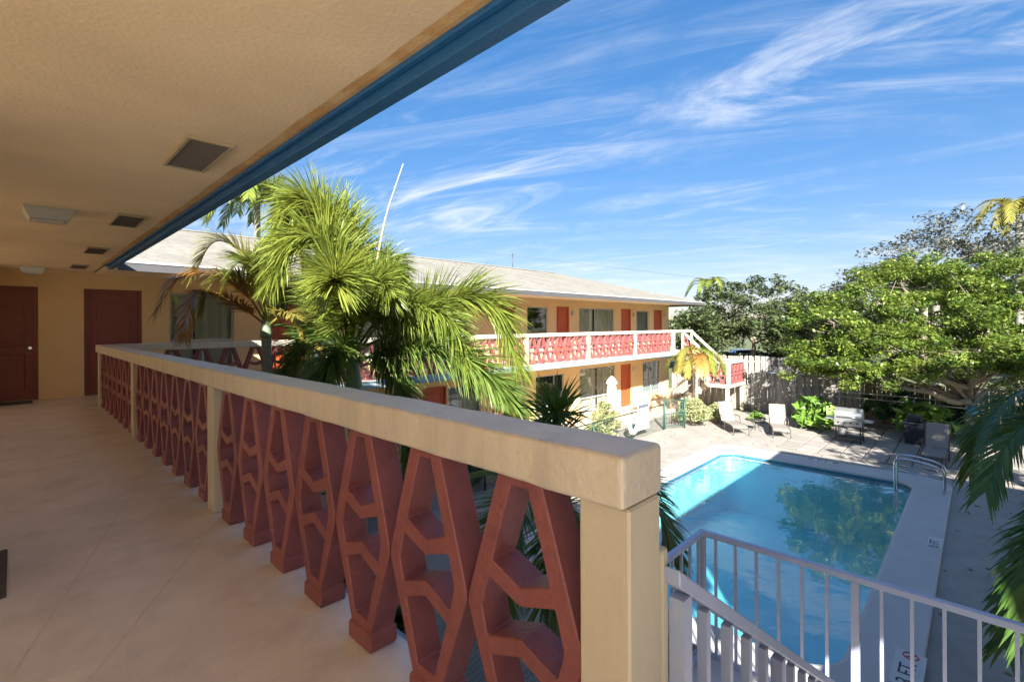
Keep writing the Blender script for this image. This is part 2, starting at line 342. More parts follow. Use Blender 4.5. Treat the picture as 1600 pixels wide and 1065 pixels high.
# ------------------------------------------------------------------ buildings
def wall_open(name, m, parent, frame, s0, s1, z0, z1, ops, depth=.14):
    """wall face along s with rectangular openings; frame(s, d, z) -> point, d = depth into the wall"""
    S = sorted({s0, s1, *[o[0] for o in ops], *[o[1] for o in ops]}); Z = sorted({z0, z1, *[o[2] for o in ops], *[o[3] for o in ops]})
    bm = bmesh.new(); cache = {}
    def V(s, d, z):
        k = (round(s, 4), d, round(z, 4))
        if k not in cache: cache[k] = bm.verts.new(frame(s, d, z))
        return cache[k]
    for a, b in zip(S, S[1:]):
        for c, d in zip(Z, Z[1:]):
            ms, mz = (a+b)/2, (c+d)/2
            if any(o[0] < ms < o[1] and o[2] < mz < o[3] for o in ops): continue
            bm.faces.new((V(a, 0, c), V(b, 0, c), V(b, 0, d), V(a, 0, d)))
    for a, b, c, d in [o[:4] for o in ops]:
        for p, q in (((a, c), (b, c)), ((b, c), (b, d)), ((b, d), (a, d)), ((a, d), (a, c))):
            v = [bm.verts.new(frame(p[0], 0, p[1])), bm.verts.new(frame(q[0], 0, q[1])), bm.verts.new(frame(q[0], depth, q[1])), bm.verts.new(frame(p[0], depth, p[1]))]
            bm.faces.new(v)
    return from_bm(name, bm, m, parent, recalc=False)
def fbox(bm, frame, s0, s1, d0, d1, z0, z1):
    v = [bm.verts.new(frame(s, d, z)) for s, d, z in ((s0, d0, z0), (s1, d0, z0), (s1, d1, z0), (s0, d1, z0), (s0, d0, z1), (s1, d0, z1), (s1, d1, z1), (s0, d1, z1))]
    for q in ((3, 2, 1, 0), (4, 5, 6, 7), (0, 1, 5, 4), (1, 2, 6, 5), (2, 3, 7, 6), (3, 0, 4, 7)): bm.faces.new([v[i] for i in q])
def fobj(name, m, parent, frame, *boxes):
    bm = bmesh.new()
    for b in boxes: fbox(bm, frame, *b)
    return from_bm(name, bm, m, parent)
def make_door(parent, frame, s0, s1, z0, z1, m, label=None, arched=False):
    d = fobj('door', m, parent, frame, (s0+.045, s1-.045, .07, .11, z0+.012, z1-.04))
    if label: d['label'] = label
    fobj('door_frame', m, d, frame, (s0+.002, s0+.05, .02, .13, z0+.004, z1-.002), (s1-.05, s1-.002, .02, .13, z0+.004, z1-.002), (s0+.05, s1-.05, .02, .13, z1-.045, z1-.002))
    # raised panel mouldings
    w_ = s1-s0; a, b = s0+.2*w_, s1-.2*w_
    top = []
    if arched:
        zt = z1-.28; c = .13*w_
        pts = [(a, z0+1.02), (a, zt-c), (a+c*.3, zt-c*.3), (a+c, zt), (b-c, zt), (b-c*.3, zt-c*.3), (b, zt-c), (b, z0+1.02), (a, z0+1.02)]
    else: pts = [(a, z0+1.02), (a, z1-.25), (b, z1-.25), (b, z0+1.02), (a, z0+1.02)]
    pts2 = [(a, z0+.2), (a, z0+.85), (b, z0+.85), (b, z0+.2), (a, z0+.2)]
    bm = bmesh.new()
    for pl in (pts, pts2): tube(bm, [frame(s, .068, z) for s, z in pl], .012, 5)
    from_bm('panel_moulding', bm, m, d)
    bm = bmesh.new(); p0 = frame(s1-.11, .07, z0+.98); p1 = frame(s1-.11, .015, z0+.98); tube(bm, [p0, Vector(p0).lerp(Vector(p1), .6), p1], [.014, .012, .028], 8); from_bm('door_knob', bm, CHROME, d)
    fobj('threshold', mat('threshold_grey', (.30, .26, .22), .7), d, frame, (s0+.05, s1-.05, -.01, .07, z0+.001, z0+.011))
    return d
def make_window(parent, frame, s0, s1, z0, z1, kind='curtain', mull=(), sill=.0, lower=0, fm=None):
    fm = fm or WHITE; t = .045
    zl = z0+lower if lower else z0
    W = fobj('window', fm, parent, frame, (s0+.003, s0+t, .045, .10, z0+.003, z1-.003), (s1-t, s1-.003, .045, .10, z0+.003, z1-.003), (s0+t, s1-t, .045, .10, z1-t, z1-.003), (s0+t, s1-t, .045, .10, z0+.003, z0+t))
    bars = [(s0+(s1-s0)*q-.02, s0+(s1-s0)*q+.02, .050, .095, (zl if lower else z0)+t, z1-t) for q in mull]
    if lower:
        bars.append((s0+t, s1-t, .046, .096, zl-.03, zl+.03))
        for q in (mull if len(mull) else (.5,)): bars.append((s0+(s1-s0)*q-.02, s0+(s1-s0)*q+.02, .050, .095, z0+t, zl-.03))
    if bars: fobj('mullion', fm, W, frame, *bars)
    qs = [0]+list(mull)+[1]
    for a, b in zip(qs, qs[1:]):
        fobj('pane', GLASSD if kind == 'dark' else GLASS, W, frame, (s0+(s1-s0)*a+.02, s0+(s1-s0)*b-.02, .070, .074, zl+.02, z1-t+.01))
        if lower: fobj('pane', GLASS, W, frame, (s0+(s1-s0)*a+.02, s0+(s1-s0)*b-.02, .070, .074, z0+.02, zl-.02))
    bm = bmesh.new()
    if kind == 'curtain':
        n = int((s1-s0)/.035); pr = None; gaps = random.uniform(.35, .6)
        for i in range(n+1):
            s = s0+.03+(s1-s0-.06)*i/n; f = i/n
            dd = .135+.022*math.sin(i*1.1)+.01*math.sin(i*.37+1)
            cur = (bm.verts.new(frame(s, dd, z0+.02)), bm.verts.new(frame(s, dd, z1-.02)))
            if pr and not (gaps < f < gaps+.05): bm.faces.new((pr[0], cur[0], cur[1], pr[1]))
            pr = cur
        from_bm('curtain', bm, CURT, W, True, recalc=False)
    elif kind == 'blind':
        n = int((z1-z0)/.055)
        for i in range(n):
            z = z0+.03+i*.055; v = [bm.verts.new(frame(s, d, zz)) for s, d, zz in ((s0+.03, .125, z), (s1-.03, .125, z), (s1-.03, .15, z+.05), (s0+.03, .15, z+.05))]; bm.faces.new(v)
        from_bm('blind', bm, BLIND, W, recalc=False)
    else: bm.free()
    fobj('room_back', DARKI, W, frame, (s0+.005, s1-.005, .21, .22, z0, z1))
    if sill: fobj('sill', WHITE, W, frame, (s0-.04, s1+.04, -.05, .05, z0-.05, z0-.001))
    return W

FB = lambda s, d, z: (s, WY+d, z)
far = root('apartment_wing', 'two storey peach apartment wing with long roof facing the pool', 'building', (0, 0, 0))
U = lambda px, z=None: onY(px, 500, WY).x
ops_u, ops_l = [], []
doors_u = [(-.61, .31), (.956, 1.88)]; dr = [(425, 472)] ; 
doors_u += [(U(425), U(425)+.92), (U(786)-.25, U(806)), (U(869.5), U(889.5)), (U(970.5), U(986)), (U(1021.5), U(1034.5))]
D2 = 2.13
wins_u = [(U(265), U(366), .30, 2.10, 'curtain', (), .75), (U(560), U(640), .35, 2.05, 'curtain', (.5,), 0), (U(824), U(856), .35, 2.08, 'dark', (), 0), (U(905), U(960), .25, 2.10, 'curtain', (.45,), 0), (U(994.5), U(1014), .35, 2.06, 'blind', (), 0), (8.2, 9.4, .35, 2.05, 'dark', (), 0)]
wins_u = [wn for wn in wins_u if wn[0] != 8.2]
for a, b in doors_u: ops_u.append((a, b, .0, D2))
for wn in wins_u: ops_u.append((wn[0], wn[1], wn[2], wn[3]))
XE = 25.9; W0 = -.70
wall_open('wall', WALLB, far, FB, W0, XE, -.28, CZ+.1, ops_u)
fobj('wall_end', WALLB, far, FB, (XE, XE+.14, .0, 9.0, GZ, CZ+.1))
for i, (a, b) in enumerate(doors_u): make_door(far, FB, a, b, .002, D2, DOORM if i < 2 else DOORB, arched=(i < 2))
for wn in wins_u: make_window(far, FB, wn[0], wn[1], wn[2], wn[3], wn[4], wn[5], lower=wn[6])
PZ = GZ+.10
doors_l = [(U(786)-.25, U(807)), (U(969.5), U(985.5)), (U(660), U(660)+.95), (U(425), U(425)+.92)]
wins_l = [(U(836.7), U(881), PZ+.42, PZ+2.05, 'dark', (), .35), (U(905.5), U(961), PZ+.18, PZ+2.15, 'curtain', (.35, .67), .62), (U(1004), U(1031), PZ+.50, PZ+2.12, 'blind', (), .62), (U(588), U(642), PZ+.5, PZ+2.05, 'curtain', (.5,), .5), (U(700), U(750), PZ+.5, PZ+2.05, 'blind', (.5,), .5)]
ops_l = [(a, b, PZ, PZ+D2) for a, b in doors_l] + [wn[:4] for wn in wins_l]
wall_open('wall', WALLB, far, FB, W0, XE, GZ-.05, -.28, ops_l)
for a, b in doors_l: make_door(far, FB, a, b, PZ+.002, PZ+D2, DOORB)
for wn in wins_l: make_window(far, FB, wn[0], wn[1], wn[2], wn[3], wn[4], wn[5], sill=1, lower=wn[6])
box('house_core', DARKI, far, W0+.02, XE-.02, WY+.3, 21.4, GZ, CZ)
for a, b in doors_u[2:]+doors_l[:2]:
    z_ = (1.75 if (a, b) in doors_u else PZ+1.75); bm = bmesh.new(); fbox(bm, FB, b+.14, b+.26, -.10, -.001, z_, z_+.22); bmesh.ops.bevel(bm, geom=bm.edges[:], offset=.02, segments=1, affect='EDGES'); from_bm('wall_sconce', bm, mat('sconce_glass', (.45, .42, .36), .3), far)
# gallery slab
box('gallery_slab', FLOOR, far, 1.185, 24.9, RY-.15, WY-.002, -.16, -.003)
box('slab_edge', PALEB, far, 1.19, 23.02, RY-.20, RY-.152, -.20, -.02, .006)
box('gallery_soffit', CEIL, far, 1.20, 24.9, RY-.15, WY-.004, -.20, -.162)
box('ceiling', CEIL, far, 1.125, XE, RY-.11, WY+.02, CZ, CZ+.03)
# roof of the far wing (hip at the right end)
EY, EX2 = RY-.20, 26.35; ZE = 2.53
def roofmesh(name, pts, faces, m, parent):
    bm = bmesh.new(); v = [bm.verts.new(p) for p in pts]
    for f in faces: bm.faces.new([v[i] for i in f])
    return from_bm(name, bm, m, parent)
RB = 16.8; RZ = ZE+.278*(RB-EY)
roof = roofmesh('roof', [(-7.4, EY, ZE), (EX2, EY, ZE), (EX2, 2*RB-EY, ZE), (-7.4, 2*RB-EY, ZE), (-7.4, RB, RZ), (EX2-5.6, RB, RZ), (-7.4, EY, ZE-.02), (EX2, EY, ZE-.02), (EX2, 2*RB-EY, ZE-.02), (-7.4, 2*RB-EY, ZE-.02)],
         [(0, 1, 5, 4), (1, 2, 5), (2, 3, 4, 5), (0, 4, 3), (0, 6, 7, 1), (1, 7, 8, 2), (9, 8, 7, 6)], SHING, far)
bm = bmesh.new()
for k in range(1, 22):      # shingle courses
    y = EY+k*.27; z = ZE+.278*(y-EY); hx = EX2-(y-EY)*5.6/(RB-EY)
    bbox(bm, -5, hx-.02, y-.016, y+.010, z-.004, z+.014)
from_bm('shingle_course', bm, SHING, roof)
box('ridge_cap', SHING, roof, -7, EX2-5.6, RB-.12, RB+.12, RZ-.03, RZ+.025, .02)
box('drip_edge', WHITE, far, 1.24, EX2+.03, EY-.035, EY-.002, ZE-.03, ZE+.008)
box('fascia', mat('fascia_grey_blue', (.085, .085, .09), .5, .12), far, 1.26, EX2, EY-.02, EY+.03, ZE-.17, ZE-.031)
box('fascia', mat('fascia_grey_blue', (.085, .085, .09)), far, EX2-.03, EX2+.02, EY, 2*RB-EY, ZE-.19, ZE-.03)
box('soffit', CEIL, far, 1.25, EX2-.03, EY+.031, WY, ZE-.10, ZE-.065)
box('soffit', CEIL, far, XE, EX2-.03, WY, 21, ZE-.10, ZE-.065)
tubes('roof_antenna', DGREY, far, [[(17.5, 16.9, RZ-.05), (17.5, 16.9, RZ+.75)], [(17.35, 16.75, RZ+.73), (17.65, 17.05, RZ+.73)], [(17.42, 16.85, RZ+.60), (17.58, 16.98, RZ+.60)]], .018)

# near wing: gallery we stand on
near = root('apartment_wing', 'shaded tan gallery wing in the foreground with blue edged ceiling', 'building', (0, 0, 0))
YA0 = -3.0
YW = -.9; YR = -3.05  # roof end extended, unseen, to keep sun off the near stair rails
FA = lambda s, d, z: (-.65-d, s, z)
opsA = [(3.50, 4.42, 0, D2)]
# room blocks; unseen open breezeways and roofed terrace added to light the gallery
for y0, y1 in ((3.35, 4.75), (12.0, WY)):
    ops = [o_ for o_ in opsA if y0 < o_[0] < y1]
    wall_open('wall', WALL, near, FA, y0, y1, -.003, CZ+.1, ops)
    for o_ in ops:
        if o_[2] == 0: make_door(near, FA, o_[0], o_[1], .002, D2, DOORM)
        else: make_window(near, FA, *o_, 'curtain', (.5,))
    box('house_core', WALL, near, -7.6, -.90, y0+.001, y1-.001, -.003, CZ+.05)
    for yy in (y0, y1-.2): box('wall_return', WALL, near, -.899, -.652, yy+.001, yy+.199, -.003, CZ+.05)
box('ground_floor_block', WALL, near, -7.8, -.66, YW, WY-.01, GZ, -.205)
box('added_terrace_floor', FLOOR, near, -8.0, -.651, YA0, WY-.02, -.20, -.004)  # invented floor out of view, bounces sun into the gallery
box('added_terrace_ceiling', CEIL, near, -8.0, -.651, YR+.02, WY-.02, CZ-.001, CZ+.03)
for x, y in ((-7.8, -2.85), (-4.3, -2.85), (-7.8, .2), (-7.8, 6.3), (-7.8, 9.2), (-.78, 8.4)): box('added_column', CREAM, near, x-.11, x+.11, y-.11, y+.11, -.003, CZ-.002, .01)
# floor: scored concrete
for k, (x0, y0, x1, y1) in enumerate(((.97, 3.82, .35, 2.75), (.35, 2.75, -.64, 1.1), (-.05, 2.62, .14, 3.25), (.14, 3.25, .62, 4.85), (.97, 6.3, .2, 5.2), (.9, 8.9, .1, 7.7))):
    bm = bmesh.new(); d_ = Vector((x1-x0, y1-y0, 0)).normalized(); n_ = Vector((-d_.y, d_.x, 0))*.0035
    a_, b_ = Vector((x0, y0, .0012)), Vector((x1, y1, .0012)); f_ = bm.faces.new([bm.verts.new(q) for q in (a_-n_, b_-n_, b_+n_, a_+n_)])
    from_bm('score_line', bm, mat('score_groove', (.57, .48, .41), .9, .3, 20), near)
bm = bmesh.new()
bbox(bm, -.65, 1.18, YA0, WY, -.16, 0)
gal = from_bm('gallery_floor', bm, FLOOR, near)
t = FLOOR.node_tree; b = t.nodes['Principled BSDF']
box('slab_edge', PALEB, near, 1.182, 1.215, YA0, RY-.205, -.20, -.012, .006)
box('gallery_soffit', CEIL, near, -.65, 1.18, YA0, WY-.01, -.20, -.163)
box('ceiling', CEIL, near, -.65, 1.075, YR+.02, WY-.002, CZ-.002, CZ+.03)
# rusty plaster bead and blue fascia along the eave
bm = bmesh.new(); n = 90; pr = None
for i in range(n+1):
    y = YR+.05+(RY-.16-YR)*i/n; wv = .003*math.sin(i*1.7)+.004*math.sin(i*.61+2)+random.uniform(-.002, .002)
    cur = [bm.verts.new((1.035+wv, y, CZ-.0045)), bm.verts.new((1.07, y, CZ-.012)), bm.verts.new((1.118, y, CZ-.010))]
    if pr:
        for a in range(2): bm.faces.new((pr[a], pr[a+1], cur[a+1], cur[a]))
    pr = cur
from_bm('eave_bead', bm, mat('stained_plaster', (.50, .30, .12), .8, .2, 7, .5, 50, dirt=(.60, .44, .24), dscale=4, dlo=.45, dhi=.62), near)
box('fascia_lip', BLUE, near, 1.090, 1.125, YR, RY-.10, CZ-.03, CZ+.05, .006)
box('fascia', BLUE, near, 1.126, EAVEX, YR, RY-.17, CZ-.075, CZ+.115, .006)
box('shade_beam', CEIL, near, -.65, 1.12, YR+.03, YR+.13, CZ-.50, CZ-.004)  # added unseen beam, blocks sun from the near stair rails
box('fascia_drip', WHITE, near, EAVEX+.001, EAVEX+.03, YR, RY-.20, CZ+.05, CZ+.12)
RA = -3.4; RAZ = ZE+.278*(EAVEX-RA)
roofmesh('roof', [(EAVEX+.02, YR, ZE), (EAVEX+.02, RB, ZE), (2*RA-EAVEX, RB, ZE), (2*RA-EAVEX, YR, ZE), (RA, YR, RAZ), (RA, RB, RAZ), (EAVEX+.02, YR, ZE-.015), (EAVEX+.02, RB, ZE-.015), (2*RA-EAVEX, RB, ZE-.015), (2*RA-EAVEX, YR, ZE-.015)],
         [(0, 1, 5, 4), (2, 3, 4, 5), (0, 4, 3), (1, 2, 5), (0, 6, 7, 1), (9, 8, 7, 6), (0, 3, 9, 6)], SHING, near)
tag(box('bounce_yard', DECK, None, -25, .9, -30, -1.2, GZ-.05, GZ-.02), kind='structure')  # unseen pale paving added to bounce sunlight up
# third wing on the right, outside the frame (its shade lies on the pool)
side = root('apartment_wing', 'peach apartment wing along the shaded side of the pool', 'building', (0, 0, 0))
SY = -3.1
FS = lambda s, d, z: (s, SY-d, z)
opS = []
for z0 in (0, PZ):
    for x in (2.0, 6.6): opS.append((x, x+.92, z0, z0+D2))
    for x in (3.4, 8.0): opS.append((x, x+1.5, z0+.4, z0+2.1))
opS = [o_ for o_ in opS if o_[1] < 9.2]
wall_open('wall', WALLB, side, FS, 1.2, 9.4, GZ, CZ+.1, opS)
for o_ in opS:
    if o_[3]-o_[2] > 2: make_door(side, FS, *o_, DOORB)
    else: make_window(side, FS, *o_, 'blind', (.5,))
box('house_core', DARKI, side, 1.22, 9.38, -11.4, SY-.3, GZ, CZ)
box('wall_end', WALLB, side, 9.4, 9.54, -11.5, SY, GZ, CZ+.1)
box('gallery_slab', PALEB, side, 1.19, 9.4, SY+.01, SY+1.3, -.2, -.004)
rs = ZE
roofmesh('roof', [(1.25, -1.45, rs), (9.7, -1.45, rs), (9.7, -12.5, rs), (1.25, -12.5, rs), (1.25, -7, rs+1.55), (5.5, -7, rs+1.55), (1.25, -1.45, rs-.02), (9.7, -1.45, rs-.02), (9.7, -12.5, rs-.02), (1.25, -12.5, rs-.02)],
         [(0, 1, 5, 4), (1, 2, 5), (2, 3, 4, 5), (0, 4, 3), (0, 6, 7, 1), (1, 7, 8, 2), (2, 8, 9, 3), (9, 8, 7, 6)], SHING, side)
box('fascia', BLUE, side, 1.3, 9.7, -1.5, -1.44, rs-.19, rs-.022)

# ------------------------------------------------------------------ balustrades
def baluster_mesh(name, H=.935, T=.115, res_bevel=.006):
    k = H/.93
    outl = [(-.085, 0), (.085, 0), (.085, .085), (.098, .12), (.228, .455), (.228, .492), (.082, .93), (-.082, .93), (-.228, .492), (-.228, .455), (-.098, .12), (-.085, .085)]
    h1 = [(-.034, .885), (.034, .885), (.116, .635), (0, .590), (-.116, .635)]
    h2 = [(-.134, .580), (0, .535), (.134, .580), (.164, .475), (.140, .392), (0, .440), (-.140, .392), (-.164, .475)]
    h3 = [(-.122, .338), (0, .386), (.122, .338), (.050, .120), (-.050, .120)]
    cu = bpy.data.curves.new(name, 'CURVE'); cu.dimensions = '2D'; cu.fill_mode = 'BOTH'; cu.extrude = T/2
    for lp in (outl, h1, h2, h3):
        sp = cu.splines.new('POLY'); sp.points.add(len(lp)-1); sp.use_cyclic_u = True
        for p_, (x, y) in zip(sp.points, lp): p_.co = (x, y*k, 0, 1)
    tmp = bpy.data.objects.new('tmp', cu); COL.objects.link(tmp); bpy.context.view_layer.update()
    me = bpy.data.meshes.new_from_object(tmp.evaluated_get(bpy.context.evaluated_depsgraph_get())); bpy.data.objects.remove(tmp)
    me.transform(Matrix(((1, 0, 0, 0), (0, 0, -1, 0), (0, 1, 0, 0), (0, 0, 0, 1))))
    bm = bmesh.new(); bm.from_mesh(me); bmesh.ops.remove_doubles(bm, verts=bm.verts[:], dist=.0004); bmesh.ops.bevel(bm, geom=[e for e in bm.edges if len(e.link_faces) == 2 and e.calc_face_angle(0) > .5], offset=.004, segments=1, affect='EDGES')
    bbox(bm, -.093, .093, -T/2-.010, T/2+.010, 0.0, .075, .008)      # plinth block
    bmesh.ops.recalc_face_normals(bm, faces=bm.faces[:]); bm.to_mesh(me); bm.free(); me.materials.clear(); me.materials.append(REDP); me.polygons.foreach_set('use_smooth', [False]*len(me.polygons)); return me
BAL = baluster_mesh('baluster')
def rough_cap(name, m, parent, L0, L1, w0, w1, z0, z1, step, amp, seed=0):
    bm = bmesh.new(); bbox(bm, L0, L1, w0, w1, z0, z1, .014, 3)
    n = max(1, int((L1-L0)/step))
    if n > 1:
        for i in range(1, n):
            x = L0+(L1-L0)*i/n; bmesh.ops.bisect_plane(bm, geom=bm.verts[:]+bm.edges[:]+bm.faces[:], plane_co=(x, 0, 0), plane_no=(1, 0, 0))
    from mathutils import noise
    for v in bm.verts:
        p = v.co*6+Vector((seed, 0, 0)); q = noise.noise_vector(p)*amp+noise.noise_vector(v.co*23)*amp*.4; q.x *= .3; v.co += q
    return from_bm(name, bm, m, parent, False)
def balustrade(rt, L, posts, capw=(-.10, .09), H=1.06, capH=.13, pw=.15, fine=False, end_caps=True, bal=BAL, cap_ext=(0, 0)):
    """local x along the rail, local y across; posts = list of (start, end)"""
    rough_cap('rail_cap', CAPM, rt, posts[0][0]-cap_ext[0], posts[-1][1]+cap_ext[1], capw[0], capw[1], H-capH, H, .06 if fine else .6, .0035 if fine else .0)
    for a, b_ in posts: box('post', CREAM, rt, a, b_, capw[0]+.012, capw[1]-.03, .001, H-capH-.001, .006 if fine else 0)
    for (a, b_), (c, d) in zip(posts, posts[1:]):
        n = max(1, round((c-b_)/.47)); pitch = (c-b_)/n
        for i in range(n):
            o = bpy.data.objects.new('baluster', bal); COL.objects.link(o); o.parent = rt; o.location = (b_+pitch*(i+.5), -.012, 0); o.scale = (pitch/.468, 1, 1)
nb = root('gallery_balustrade', 'near balustrade of mauve pierced balusters with wide cream cap', 'balustrade', (1.077, 0, 0), R(90))
# rotated 90: local x -> +Y, local y -> -X
balustrade(nb, 0, [(.595, .742), (4.03, 4.19), (7.48, 7.64), (10.93, 11.09)], capw=(-.098, .098), fine=True)
fb = root('gallery_balustrade', 'long sunlit upper balustrade of the far wing with coral balusters', 'balustrade', (0, RY, 0), 0)
px_ = [1.19]
posts = [(1.22, 1.34)]
nb_ = 6; span = (22.85-1.34)/nb_
for i in range(1, nb_+1): posts.append((1.34+span*i-.15, 1.34+span*i))
balustrade(fb, 0, posts, capw=(-.10, .09))

# outdoor stair at the far end: upper flight, landing, lower flight
LZ = -1.45
st = root('stair', 'cream outdoor stair with square landing at the end of the far wing', 'stair', (0, 0, 0))
SX0, SX1 = 22.9, 24.95; LY0, LY1 = 8.25, 9.35
box('landing', CREAM, st, SX0-.05, SX1+.05, LY0, LY1, LZ-.17, LZ-.002, .01)
for i in range(8):
    y1 = RY-.16-i*.19; z = -.003-.181*i-.17
    box('step', CREAM, st, 23.95, SX1, y1-.23, y1, z-.05, z+.03, .006)
    y2 = LY1+.01+i*.20; z2 = LZ-.165*(i+1)
    box('step', CREAM, st, SX0, 23.88, y2, y2+.24, z2-.05, z2, .006)
for x in (23.92, SX1+.002): fobj('stringer', CREAM, st, lambda s, d, z: (s, d, z), *[(x, x+.05, RY-.16-(i+1)*.19, RY-.16-i*.19, -.003-.181*(i+1)-.28, -.003-.181*i-.05) for i in range(8)])
for x in (SX0-.06,): fobj('stringer', CREAM, st, lambda s, d, z: (s, d, z), *[(x, x+.055, LY1+.01+i*.2, LY1+.01+(i+1)*.2, LZ-.165*(i+1)-.2, LZ-.165*i-.03) for i in range(8)])
box('support_post', CREAM, st, SX0+.02, SX0+.16, LY0+.06, LY0+.20, GZ, LZ-.171)
box('support_post', CREAM, st, SX1-.16, SX1-.02, LY0+.06, LY0+.20, GZ, LZ-.171)
def slant(name, m, x0, x1, ya, za, yb, zb, h):
    bm = bmesh.new(); v = [bm.verts.new(p) for p in ((x0, ya, za-h), (x1, ya, za-h), (x1, yb, zb-h), (x0, yb, zb-h), (x0, ya, za), (x1, ya, za), (x1, yb, zb), (x0, yb, zb))]
    for q in ((3, 2, 1, 0), (4, 5, 6, 7), (0, 1, 5, 4), (1, 2, 6, 5), (2, 3, 7, 6), (3, 0, 4, 7)): bm.faces.new([v[i] for i in q])
    return from_bm(name, bm, m, st)
slant('handrail', CREAM, 23.82, 23.96, RY-.05, 1.05, LY1-.1, LZ+.95, .13)
slant('handrail', CREAM, SX1-.05, SX1+.09, RY-.05, 1.05, LY1-.1, LZ+.95, .13)
slant('lower_rail', CREAM, 23.85, 23.93, RY-.05, .50, LY1-.1, LZ+.42, .09)
slant('handrail', CREAM, SX0-.08, SX0+.06, LY1, LZ+.93, 11.05, PZ+.92, .12)
box('newel_post', CREAM, st, SX0-.08, SX0+.07, 11.05, 11.2, PZ+.001, PZ+.95, .01)
box('newel_post', CREAM, st, 22.86, 23.01, RY-.10, RY+.05, .0, 1.05, .01)
for x in (23.82, SX1-.05): box('newel_post', CREAM, st, x, x+.14, RY-.12, RY-.051, .0, 1.05)
box('gallery_rail', CREAM, st, 23.02, 25.0, RY-.10, RY+.09, .93, 1.06)
for i in range(5):
    o = bpy.data.objects.new('baluster', BAL); COL.objects.link(o); o.parent = st; y = RY-.25-i*.33; o.location = (23.9, y, 0.02-.181*((RY-.16-y)/.19)-.1); o.rotation_euler = (0, 0, R(90)); o.scale = (.62, .6, .95)
lb = root('landing_balustrade', 'coral balustrade boxing in the stair landing by the fence', 'balustrade', (0, 0, LZ), 0)
def lpost(x, y): box('post', CREAM, lb, x-.07, x+.07, y-.07, y+.07, .001, .95, .006)
for x, y in ((SX0, LY0+.05), (SX1, LY0+.05), (SX0, LY1-.05)): lpost(x, y)
box('rail_cap', CAPM, lb, SX0-.10, SX1+.10, LY0-.05, LY0+.15, .951, 1.05, .01)
box('rail_cap', CAPM, lb, SX0-.10, SX0+.10, LY0+.151, LY1+.02, .951, 1.05, .01)
box('rail_cap', CAPM, lb, SX1-.10, SX1+.10, LY0+.151, LY1+.02, .951, 1.05, .01)
def lbal(x, y, rz, sx):
    o = bpy.data.objects.new('baluster', BAL); COL.objects.link(o); o.parent = lb; o.location = (x, y, .005); o.rotation_euler = (0, 0, rz); o.scale = (sx, 1, 1.01)
for i in range(4): lbal(SX0+.07+(SX1-SX0-.14)*(i+.5)/4, LY0+.05, 0, .98)
for i in range(2):
    lbal(SX0, LY0+.12+(LY1-LY0-.24)*(i+.5)/2, R(90), .9); lbal(SX1, LY0+.12+(LY1-LY0-.24)*(i+.5)/2, R(90), .9)

# ------------------------------------------------------------------ near stair (right foreground)
ns = root('stair', 'near stair dropping from the gallery end to a tan landing', 'stair', (0, 0, 0))
NL = -1.19; NX = 3.72
box('landing', FLOOR, ns, 2.86, NX, -.35, 1.58, NL-.15, NL, .006)
for i in range(7):
    z = -.170*(i+1); x = 1.217+i*.235
    box('step', FLOOR, ns, x, x+.265, -.35, .50, z-.05, z, .005)
    z2 = NL-.165*(i+1); x2 = 2.86-(i+1)*.235
    box('step', FLOOR, ns, x2-.03, x2+.235, .62, 1.56, z2-.05, z2, .005)
box('landing_edge', WHITE, ns, NX+.001, NX+.03, -.36, 1.60, NL-.17, NL+.012)
box('landing_edge', WHITE, ns, 2.86, NX, 1.581, 1.61, NL-.17, NL+.012)
for y in (.51, -.40): 
    bm = bmesh.new(); v = [bm.verts.new(p) for p in ((1.218, y, -.34), (2.86, y, -1.45), (2.86, y, -1.20), (1.218, y, -.09), (1.218, y+.05, -.34), (2.86, y+.05, -1.45), (2.86, y+.05, -1.20), (1.218, y+.05, -.09))]
    for q in ((3, 2, 1, 0), (4, 5, 6, 7), (0, 1, 5, 4), (1, 2, 6, 5), (2, 3, 7, 6), (3, 0, 4, 7)): bm.faces.new([v[i] for i in q])
    from_bm('stringer', bm, RAILM, ns)
for x, y in ((2.9, -.3), (3.62, -.3), (3.62, 1.48)): box('support_post', RAILM, ns, x, x+.08, y, y+.08, GZ, NL-.151)
hr = root('stair_handrail', 'pale lavender metal handrail sloping down beside the near stair', 'handrail', (0, 0, 0))
def sbar(name, parent, x0, z0, x1, z1, y0, y1, h, m=RAILM):
    bm = bmesh.new(); v = [bm.verts.new(p) for p in ((x0, y0, z0-h), (x1, y0, z1-h), (x1, y1, z1-h), (x0, y1, z0-h), (x0, y0, z0), (x1, y0, z1), (x1, y1, z1), (x0, y1, z0))]
    for q in ((3, 2, 1, 0), (4, 5, 6, 7), (0, 1, 5, 4), (1, 2, 6, 5), (2, 3, 7, 6), (3, 0, 4, 7)): bm.faces.new([v[i] for i in q])
    bmesh.ops.bevel(bm, geom=bm.edges[:], offset=.004, segments=1, affect='EDGES'); return from_bm(name, bm, m, parent)
SL = .69; HX0, HZ0 = 1.19, .735
hz = lambda x: HZ0-(x-HX0)*SL
sbar('top_rail', hr, HX0, hz(HX0), 3.25, hz(3.25), .555, .605, .045)
for x in (1.222, 2.09, 2.98): box('post', RAILM, hr, x, x+.05, .56, .602, hz(x)-.86, hz(x+.05)-.04)
for i in range(10):
    x = 1.385+i*.178
    if abs(x-2.10) < .05 or abs(x-2.98) < .05: continue
    box('picket', RAILM, hr, x, x+.028, .567, .595, hz(x)-.78, hz(x+.036)-.04)
sbar('bottom_rail', hr, 1.262, hz(1.262)-.78, 3.2, hz(3.2)-.78, .562, .598, .03)
box('end_stub', CREAM, hr, 1.176, 1.218, .598, .65, -.02, .775, .012, 2)
lr = root('landing_handrail', 'white level picket railing round the near stair landing', 'railing', (0, 0, 0))
RZ2 = CAMZ-1.585; NY1 = 1.56
